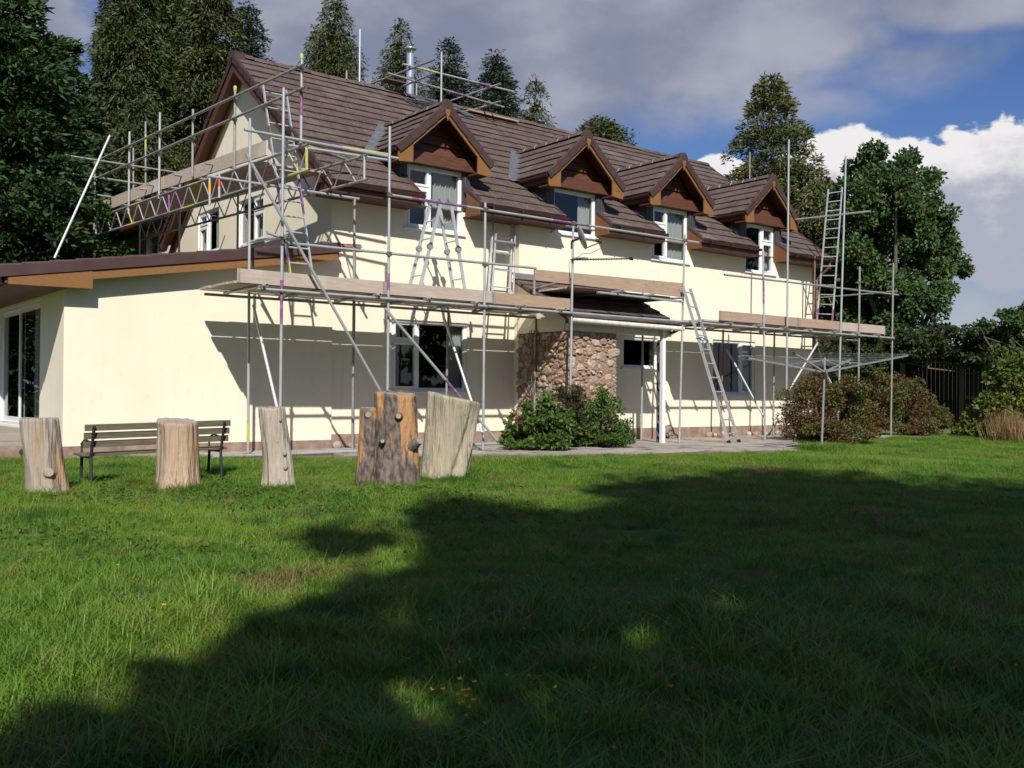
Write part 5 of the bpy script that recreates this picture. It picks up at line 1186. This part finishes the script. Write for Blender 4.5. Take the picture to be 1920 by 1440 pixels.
def shrub(name, lab, px, py, items, n, mt, ln, wd, seed, z=None, cat='shrub', sub=10, group=None, bark='bark', depth=.3, **kw):
    b = lawn_at(px, py) if z is None else onY(px, py, -2.35); d = (b-CAM).dot(CM[:, 2])+(.5 if z is None else 0)
    b = atZ(px, py, d); b[2] = gz(b[0], b[1]) if z is None else z
    return leafy(name, lab, cat, lobes(d, items, depth), n, mt, ln, wd, seed, b, group, bark, sub, False, tr=.035, **kw)
shrub('green_shrub', 'broad-leaved green shrub at the foot of the stone porch', 1005, 828, ((985, 800, 40, 26), (1015, 775, 36, 34), (1045, 790, 34, 34), (965, 815, 28, 14), (1020, 815, 50, 14), (1055, 800, 36, 26), (1030, 755, 22, 22), (975, 829, 36, 9), (1030, 831, 44, 9)), 7500, 'bush', .085, .06, 61, GZ)
shrub('dry_shrub', 'brownish twiggy shrub between the two green ones by the porch', 1068, 826, ((1068, 760, 26, 36), (1070, 790, 30, 36), (1055, 735, 14, 16), (1085, 745, 18, 22)), 5500, 'bushd', .07, .016, 62, GZ)
shrub('green_shrub', 'feathery light green shrub before the porch opening', 1135, 829, ((1130, 765, 38, 34), (1150, 790, 38, 34), (1105, 800, 30, 26), (1125, 735, 14, 22), (1170, 805, 20, 22), (1140, 818, 50, 12), (1085, 805, 34, 22), (1110, 775, 34, 30), (1095, 831, 44, 9), (1155, 829, 40, 10)), 9200, 'bush', .06, .035, 63, GZ)
shrub('russet_shrub', 'rounded russet and green shrub behind the clothes dryer', 1545, 834, ((1545, 770, 70, 58), (1500, 765, 42, 40), (1590, 770, 60, 55), (1530, 725, 50, 28), (1580, 730, 52, 30), (1490, 800, 40, 30), (1560, 808, 80, 26), (1620, 780, 40, 45), (1470, 740, 18, 16)), 21000, 'berb', .06, .035, 64, None, sub=16)
shrub('russet_shrub', 'second russet shrub sloping away towards the pergola', 1700, 819, ((1680, 735, 55, 42), (1720, 760, 56, 48), (1660, 765, 55, 50), (1755, 785, 34, 32), (1700, 795, 80, 26), (1655, 712, 30, 24), (1700, 720, 36, 26)), 24000, 'berb', .065, .035, 65, None, sub=16)
shrub('yellow_green_shrub', 'tall yellow-green leafy shrub beside the pergola post', 1885, 826, ((1880, 700, 36, 30), (1905, 720, 46, 50), (1860, 760, 36, 36), (1900, 770, 46, 40), (1872, 660, 14, 14), (1925, 690, 30, 40), (1850, 800, 40, 24), (1828, 792, 28, 28), (1810, 805, 24, 18), (1895, 805, 50, 22)), 12000, 'yell', .11, .07, 66, None, sub=12)
b = lawn_at(1893, 832); rng = np.random.default_rng(5); n = 900
P = b+np.stack([rng.normal(0, .22, n), rng.normal(0, .22, n), np.zeros(n)], 1); Dv = np.stack([rng.normal(0, .22, n), rng.normal(0, .22, n), np.ones(n)], 1)
V, F = leaf_mesh(P, Dv, .72, .012, rng, .1); tag(np_obj('straw_grass_clump', V, F, M['straw']), 'dry straw-coloured grass clump in front of the yellow-green shrub', 'grass clump')
# pergola
d = 35.0
per = thing('pergola', atZ(1770, 812, d), 'dark timber pergola with a boarded back under climbing plants', 'pergola')
zt = atZ(1750, 662, d)[2]
def gpt(px, dd): p = atZ(px, 800, dd); return np.array((p[0], p[1], -.34))
A, B, C2, A2, B2 = gpt(1692, d), gpt(1803, d), gpt(1905, d), gpt(1690, d+5.5), gpt(1930, d+5.5)
for p in (A, B, C2, A2, B2): MB().beam(p, p+np.array((0, 0, zt+.30)), .12, .12, (1, 0, 0)).build('post', M['wood_grey'], per)
for p, q in ((A, C2), (A2, B2)): v = nrm(q-p)*.3; MB().beam(p-v+np.array((0, 0, zt+.36)), q+v+np.array((0, 0, zt+.36)), .07, .16).build('beam', M['wood_grey'], per)
for k in range(8): p = A+(C2-A)*(k/7); q = A2+(B2-A2)*(k/7); MB().beam(p+np.array((0, 0, zt+.50))-nrm(q-p)*.3, q+np.array((0, 0, zt+.50))+nrm(q-p)*.3, .05, .12).build('rafter', M['wood_grey'], per)
nb_ = 30
for k in range(nb_):
    p = A2+(B2-A2)*(k/nb_); q = A2+(B2-A2)*((k+.94)/nb_); MB().beam((p+q)/2+np.array((0, 0, .02)), (p+q)/2+np.array((0, 0, zt+.60)), np.linalg.norm(q-p), .02, nrm(np.cross(q-p, [0, 0, 1]))).build('back_board', M['woodin'], per)
for k in range(3): p = gpt(1812, d-.2); q = gpt(1832, d-.2); MB().beam(p+np.array((0, 0, .55+.3*k)), q+np.array((0, 0, .55+.3*k)), .03, .12).build('rail', M['pine'] if False else M['wood_grey'], per)
MB().add([A-nrm(C2-A)*.3+np.array((0, 0, zt+.58)), C2+nrm(C2-A)*.3+np.array((0, 0, zt+.58)), B2+np.array((0, 0, zt+.62)), A2+np.array((0, 0, zt+.62))], [(0, 1, 2, 3)]).build('roof_felt', M['woodin'], per)  # solid sheet added over the rafters to keep the back boards in shade
# stepping slab by the pergola
p = lawn_at(1785, 822); MB().box((p[0]-1.0, p[1]-.5, p[2]-.02), (p[0]+1.1, p[1]+.6, p[2]+.02)).build('garden_path', SLABS[0]); tag(bpy.data.objects['garden_path'], kind='structure')
# small red climber on the porch side
shrub('ivy_sprig', 'small reddish climber at the stone porch corner', 972, 815, ((970, 782, 14, 20),), 260, 'berb', .05, .03, 67, GZ, cat='climber', sub=4)

# ------------------------------------------------------------------ trees on the sunny side of the garden whose shade falls on the lawn
poly = [(2300, 930), (1920, 930), (1740, 925), (1600, 914), (1500, 905), (1300, 908), (1118, 920), (1190, 957), (1095, 978), (1005, 975), (880, 957), (830, 962), (800, 1000), (815, 1050), (765, 1095), (655, 1120), (640, 1155),
        (540, 1172), (465, 1210), (440, 1240), (350, 1265), (265, 1290), (370, 1330), (330, 1365), (140, 1365), (50, 1410), (-60, 1460), (-60, 2300), (2300, 2300)]
def inside(x, y):
    c = np.zeros(len(x), bool); n = len(poly)
    for i in range(n):
        (x0, y0), (x1, y1) = poly[i], poly[(i+1) % n]
        if y0 == y1: continue
        c ^= ((y0 > y) != (y1 > y)) & (x < (x1-x0)*(y-y0)/(y1-y0)+x0)
    return c
def shade_trees():
    rng = np.random.default_rng(77); G = np.stack([rng.uniform(-16, 14, 900000), rng.uniform(-24, -3, 900000)], 1); z = gz(G[:, 0], G[:, 1]); G = np.column_stack([G, z])
    px, py, dz = proj(G); ok = (dz > 1.2); px, py, G = px[ok], py[ok], G[ok]
    q_ = rng.random(len(px)) < .45; nx = px+rng.normal(0, 1, len(px))*np.where(q_, 30, 6); ny = py+rng.normal(0, 1, len(px))*np.where(q_, 14, 3)
    keep = inside(nx, ny) | (((nx-650)/62)**2+((ny-1022)/15)**2 < 1)
    thin = np.zeros(len(nx))
    for hx, hy, ax_, ay_, pr in ((805, 1345, 90, 95, 1.), (752, 1168, 80, 46, 1.), (1195, 1218, 100, 46, 1.), (1365, 1150, 110, 30, .95), (1045, 1350, 120, 100, .9), (930, 1185, 150, 40, .8), (1010, 988, 140, 16, .8), (1700, 1085, 160, 22, .7), (1440, 1125, 80, 20, .8), (690, 1255, 70, 40, .5), (1500, 1300, 150, 70, .5), (1300, 1010, 150, 15, .6)):
        thin = np.maximum(thin, pr*np.exp(-((((px-hx)/ax_)**2+((py-hy)/ay_)**2))**2*1.2))
    gx, gy = G[:, 0], G[:, 1]
    wv = .5+.22*np.sin(1.7*gx+.9*gy+1)+.2*np.sin(2.9*gy-1.3*gx+2)+.18*np.sin(5.1*gx+3.7*gy)+.15*np.sin(7.3*gy-4.9*gx+1)
    keep &= rng.random(len(nx)) > thin; keep &= rng.random(len(nx)) < np.clip(.30+1.1*wv, .16, 1)
    G = G[keep]; G = G[rng.permutation(len(G))[:78000]]
    sh = nrm([SUN[0], SUN[1], 0]); fwd = -sh; f = G@fwd-CAM@fwd
    tau = (f+rng.normal(8.5, .8, len(f)))/math.cos(SUN_EL); P = G+SUN*tau[:, None]
    side = np.cross([0, 0, 1], sh); l = P@side; ls = [np.percentile(l, q) for q in (14, 42, 70, 92)]; who = np.argmin(np.abs(l[:, None]-np.array(ls)[None]), 1)
    labs = ('leafy tree opposite the extension whose shade reaches the lawn', 'broad tree opposite the porch shading the middle of the lawn', 'tall tree opposite the far dormers shading the lawn', 'leafy tree opposite the pergola shading the lawn edge')
    for k in range(4):
        Q = P[who == k]; c = Q.mean(0); b = np.array((c[0], c[1], 0)); b += sh*1.0; b[2] = gz(b[0], b[1])
        t = thing('shade_tree', b, labs[k], 'tree', 'trees on the sunny side of the garden'); m = MB(); top = Q[:, 2].max()
        m.path([b-np.array((0, 0, .1)), b+np.array((.1, 0, top*.35)), b+np.array((0, .1, top*.7)), np.array((c[0], c[1], top*.93))], .28, 9, .06)
        for j in rng.choice(len(Q), 26): q = Q[j]; a = b+np.array((0, 0, q[2]*.7)); m.path([a, a*.5+q*.5+np.array((0, 0, .3)), q], .06, 6, .015)
        m.build('trunk', M['bark'], t); V, F = leaf_mesh(Q, rng.normal(size=(len(Q), 3)), .24, .18, rng); np_obj('crown', V, F, M['conif_dark'], t)
shade_trees()
# the wood that closes the garden opposite the house
def opposite_wood():
    r = random.Random(21)
    for k in range(13):
        a = math.radians(-168+k*12.5+r.uniform(-2, 2)); rad = r.uniform(46, 54); x, y = 2+rad*math.cos(a)*1.15, -2+rad*math.sin(a); H = r.uniform(15, 19); b = np.array((x, y, float(gz(x, y))))
        cs = [(b+np.array((r.uniform(-2.5, 2.5), r.uniform(-2, 2), H*f)), (r.uniform(3.2, 4.4)*(1.15-f*.45),)*2+(H*.16,)) for f in (.2, .34, .48, .62, .75, .88)]
        leafy('woodland_tree', 'tall leafy tree in the wood that closes the garden opposite the house', 'tree', cs, 5200, 'oak', .62, .5, 500+k, b, 'woodland trees opposite the house', sub=7, tr=.35)
opposite_wood()

# ------------------------------------------------------------------ grass
def grass():
    rng = np.random.default_rng(9); tufts = []
    def tuft(nb, rad, hmin, hmax, w, bend, seed, mt):
        r = np.random.default_rng(seed); V, F = [], []
        for k in range(nb):
            a = r.random()*6.283; q = rad*math.sqrt(r.random()); x, y = q*math.cos(a), q*math.sin(a); h = r.uniform(hmin, hmax); t = r.random()*6.283; bx, by = math.cos(t), math.sin(t); bd = bend*h*r.uniform(.2, 1.5)
            sx, sy = -by*w/2, bx*w/2; n = len(V)
            for f, ww in ((0, 1), (.5, .8)): 
                for s in (-1, 1): V.append((x+s*sx*ww+bx*bd*f*f, y+s*sy*ww+by*bd*f*f, h*f*(1-.15*f*bend)))
            V.append((x+bx*bd, y+by*bd, h*(1-.25*bend))); F += [(n, n+1, n+3, n+2), (n+2, n+3, n+4, n+4)]
        me = bpy.data.meshes.new('grass_tuft'); me.from_pydata(V, [], [q if q[2] != q[3] else q[:3] for q in F]); me.materials.append(mt); return bpy.data.objects.new('grass_tuft', me)
    T = [tuft(150, .17, .04, .095, .0042, .8, s, M['grass']) for s in (1, 2, 3)]+[tuft(120, .15, .06, .15, .0045, .9, s, M['grass']) for s in (4, 5)]+[tuft(46, .07, .10, .24, .0048, .85, 6, M['grass'])]
    # points by distance
    n = 75000; X = rng.uniform(-20, 32, n); Y = rng.uniform(-17, 0, n); Z = gz(X, Y); P = np.column_stack([X, Y, Z]); px, py, d = proj(P)
    ok = (d > 2.5) & (px > -120) & (px < 2040) & (py < 1560) & (Y < edge_y(X)+.02) & ~((X > -4.9) & (Y > edge_y(X)-.02))
    dens = np.clip(1.15-.028*d, .4, 1); ok &= rng.random(n) < dens
    P = P[ok]; d = d[ok]
    ring = []
    for o in bpy.data.objects:
        if o.name.startswith('tree_stump') or o.name.startswith('garden_bench') or o.name.startswith('rotary'):
            for _ in range(70):
                a = rng.random()*6.283; q = rng.uniform(.2, .42); x, y = o.location[0]+q*math.cos(a), o.location[1]+q*math.sin(a); ring.append((x, y, float(gz(x, y))))
    nr = len(ring); P = np.concatenate([P, np.array(ring)]); d = np.concatenate([d, np.full(nr, 12.)])
    print('grass tufts', len(P))
    me = bpy.data.meshes.new('grass'); me.vertices.add(len(P)); me.vertices.foreach_set('co', P.astype(np.float32).ravel())
    lng = (np.sin(P[:, 0]*.8+1)*np.sin(P[:, 1]*1.1+.4)+.6*np.sin(P[:, 0]*2.1+P[:, 1]*1.7))
    idx = np.where(rng.random(len(P)) < .16+.12*lng, rng.integers(3, 5, len(P)), rng.integers(0, 3, len(P))); idx = np.where(rng.random(len(P)) < .012, 5, idx)
    near = rng.random(len(P)) < np.clip(.17-.014*d, .0, .13); idx = np.where(near, 5, idx); idx[-nr:] = rng.integers(3, 6, nr)
    edge = np.abs(edge_y(P[:, 0])-P[:, 1]) < .18; idx = np.where(edge & (rng.random(len(P)) < .5), 4, idx)
    sc = rng.uniform(.7, 1.25, len(P))*(1+.18*lng)*(1+.45*np.clip((10-d)/6, 0, 1))
    for nm, arr, ty in (('pick', idx.astype(np.int32), 'INT'), ('size', sc.astype(np.float32), 'FLOAT'), ('turn', rng.uniform(0, 6.283, len(P)).astype(np.float32), 'FLOAT')):
        a = me.attributes.new(nm, ty, 'POINT'); a.data.foreach_set('value', arr)
    me.materials.append(M['grass']); o = bpy.data.objects.new('grass', me); COL.objects.link(o); tag(o, 'short lawn grass with longer tufts', 'grass', kind='stuff')
    ng = bpy.data.node_groups.new('grass_scatter', 'GeometryNodeTree'); ng.interface.new_socket('Geometry', in_out='INPUT', socket_type='NodeSocketGeometry'); ng.interface.new_socket('Geometry', in_out='OUTPUT', socket_type='NodeSocketGeometry')
    N = ng.nodes; Lk = ng.links; gi_ = N.new('NodeGroupInput'); go = N.new('NodeGroupOutput'); mp = N.new('GeometryNodeMeshToPoints'); io = N.new('GeometryNodeInstanceOnPoints'); gg = N.new('GeometryNodeGeometryToInstance')
    for t in reversed(T):
        oi = N.new('GeometryNodeObjectInfo'); oi.inputs['Object'].default_value = t; oi.inputs['As Instance'].default_value = True; Lk.new(oi.outputs['Geometry'], gg.inputs[0])
    def attr(nm, ty): a = N.new('GeometryNodeInputNamedAttribute'); a.data_type = ty; a.inputs[0].default_value = nm; return a.outputs[0]
    cx = N.new('ShaderNodeCombineXYZ'); Lk.new(attr('turn', 'FLOAT'), cx.inputs[2])
    Lk.new(gi_.outputs[0], mp.inputs[0]); Lk.new(mp.outputs[0], io.inputs['Points']); Lk.new(gg.outputs[0], io.inputs['Instance']); io.inputs['Pick Instance'].default_value = True
    Lk.new(attr('pick', 'INT'), io.inputs['Instance Index']); Lk.new(cx.outputs[0], io.inputs['Rotation']); Lk.new(attr('size', 'FLOAT'), io.inputs['Scale']); Lk.new(io.outputs[0], go.inputs[0])
    md = o.modifiers.new('scatter', 'NODES'); md.node_group = ng
grass()
# yellow flowers, thistles, bare stalks
rng = np.random.default_rng(15); Vs, Fs, off = [], [], 0
for (cx, cy, sx, sy, n) in ((760, 1160, 60, 20, 9), (850, 1350, 40, 50, 16), (1180, 1190, 250, 60, 14), (1380, 1130, 160, 30, 8), (1060, 1380, 90, 40, 8), (200, 1160, 150, 60, 3), (1700, 1330, 150, 60, 6), (1250, 1330, 120, 70, 8)):
    for _ in range(n):
        p = lawn_at(rng.normal(cx, sx), min(rng.normal(cy, sy), 1450))+np.array((0, 0, rng.uniform(.09, .15)))
        Dv = np.column_stack([rng.normal(size=(12, 2)), np.full(12, .35)]); V, F = leaf_mesh(np.repeat(p[None], 12, 0), Dv, .013, .009, rng, 0); Vs.append(V); Fs.append(F+off); off += len(V)
tag(np_obj('lawn_flowers', np.concatenate(Vs), np.concatenate(Fs), M['petal']), 'tiny yellow flowers dotted through the lawn', 'flowers', kind='stuff')
# low weeds around the stumps
Vs, Fs, off = [], [], 0
for (cx, cy, sx, sy, n) in ((200, 935, 90, 10, 420), (450, 930, 60, 9, 260), (600, 935, 60, 8, 260), (780, 935, 90, 12, 420), (860, 975, 120, 22, 300), (120, 1010, 120, 16, 240), (400, 1050, 160, 18, 260), (330, 900, 60, 8, 120), (590, 960, 120, 12, 260)):
    for _ in range(n):
        p = lawn_at(rng.normal(cx, sx), max(rng.normal(cy, sy), 905))+np.array((0, 0, rng.uniform(.03, .085))); k = 4
        V, F = leaf_mesh(np.repeat(p[None], k, 0), np.column_stack([rng.normal(size=(k, 2)), np.full(k, .3)]), .035, .026, rng, .15); Vs.append(V); Fs.append(F+off); off += len(V)
tag(np_obj('lawn_weeds', np.concatenate(Vs), np.concatenate(Fs), M['bush']), 'low leafy weeds growing in the lawn around the stumps', 'weeds', kind='stuff')
for k, (px, py, lab) in enumerate(((235, 1142, 'pale spiny thistle rosette in the sunlit lawn'), (470, 1088, 'smaller thistle rosette further up the lawn'))):
    p = lawn_at(px, py); n = 90; a = rng.uniform(0, 6.283, n); q = p+np.stack([.05*np.cos(a), .05*np.sin(a), rng.uniform(.0, .06, n)], 1); Dv = np.stack([np.cos(a), np.sin(a), rng.uniform(.1, 1.1, n)], 1)
    V, F = leaf_mesh(q, Dv*np.array((1, 1, .55)), .105, .02, rng, .15); V2, F2 = leaf_mesh(np.repeat(V[1::4], 2, 0), np.repeat(Dv, 2, 0)+rng.normal(0, .8, (2*n, 3)), .035, .010, rng, .1)
    tag(np_obj('thistle', np.concatenate([V, V2]), np.concatenate([F, F2+len(V)]), M['thistle']), lab, 'thistle')
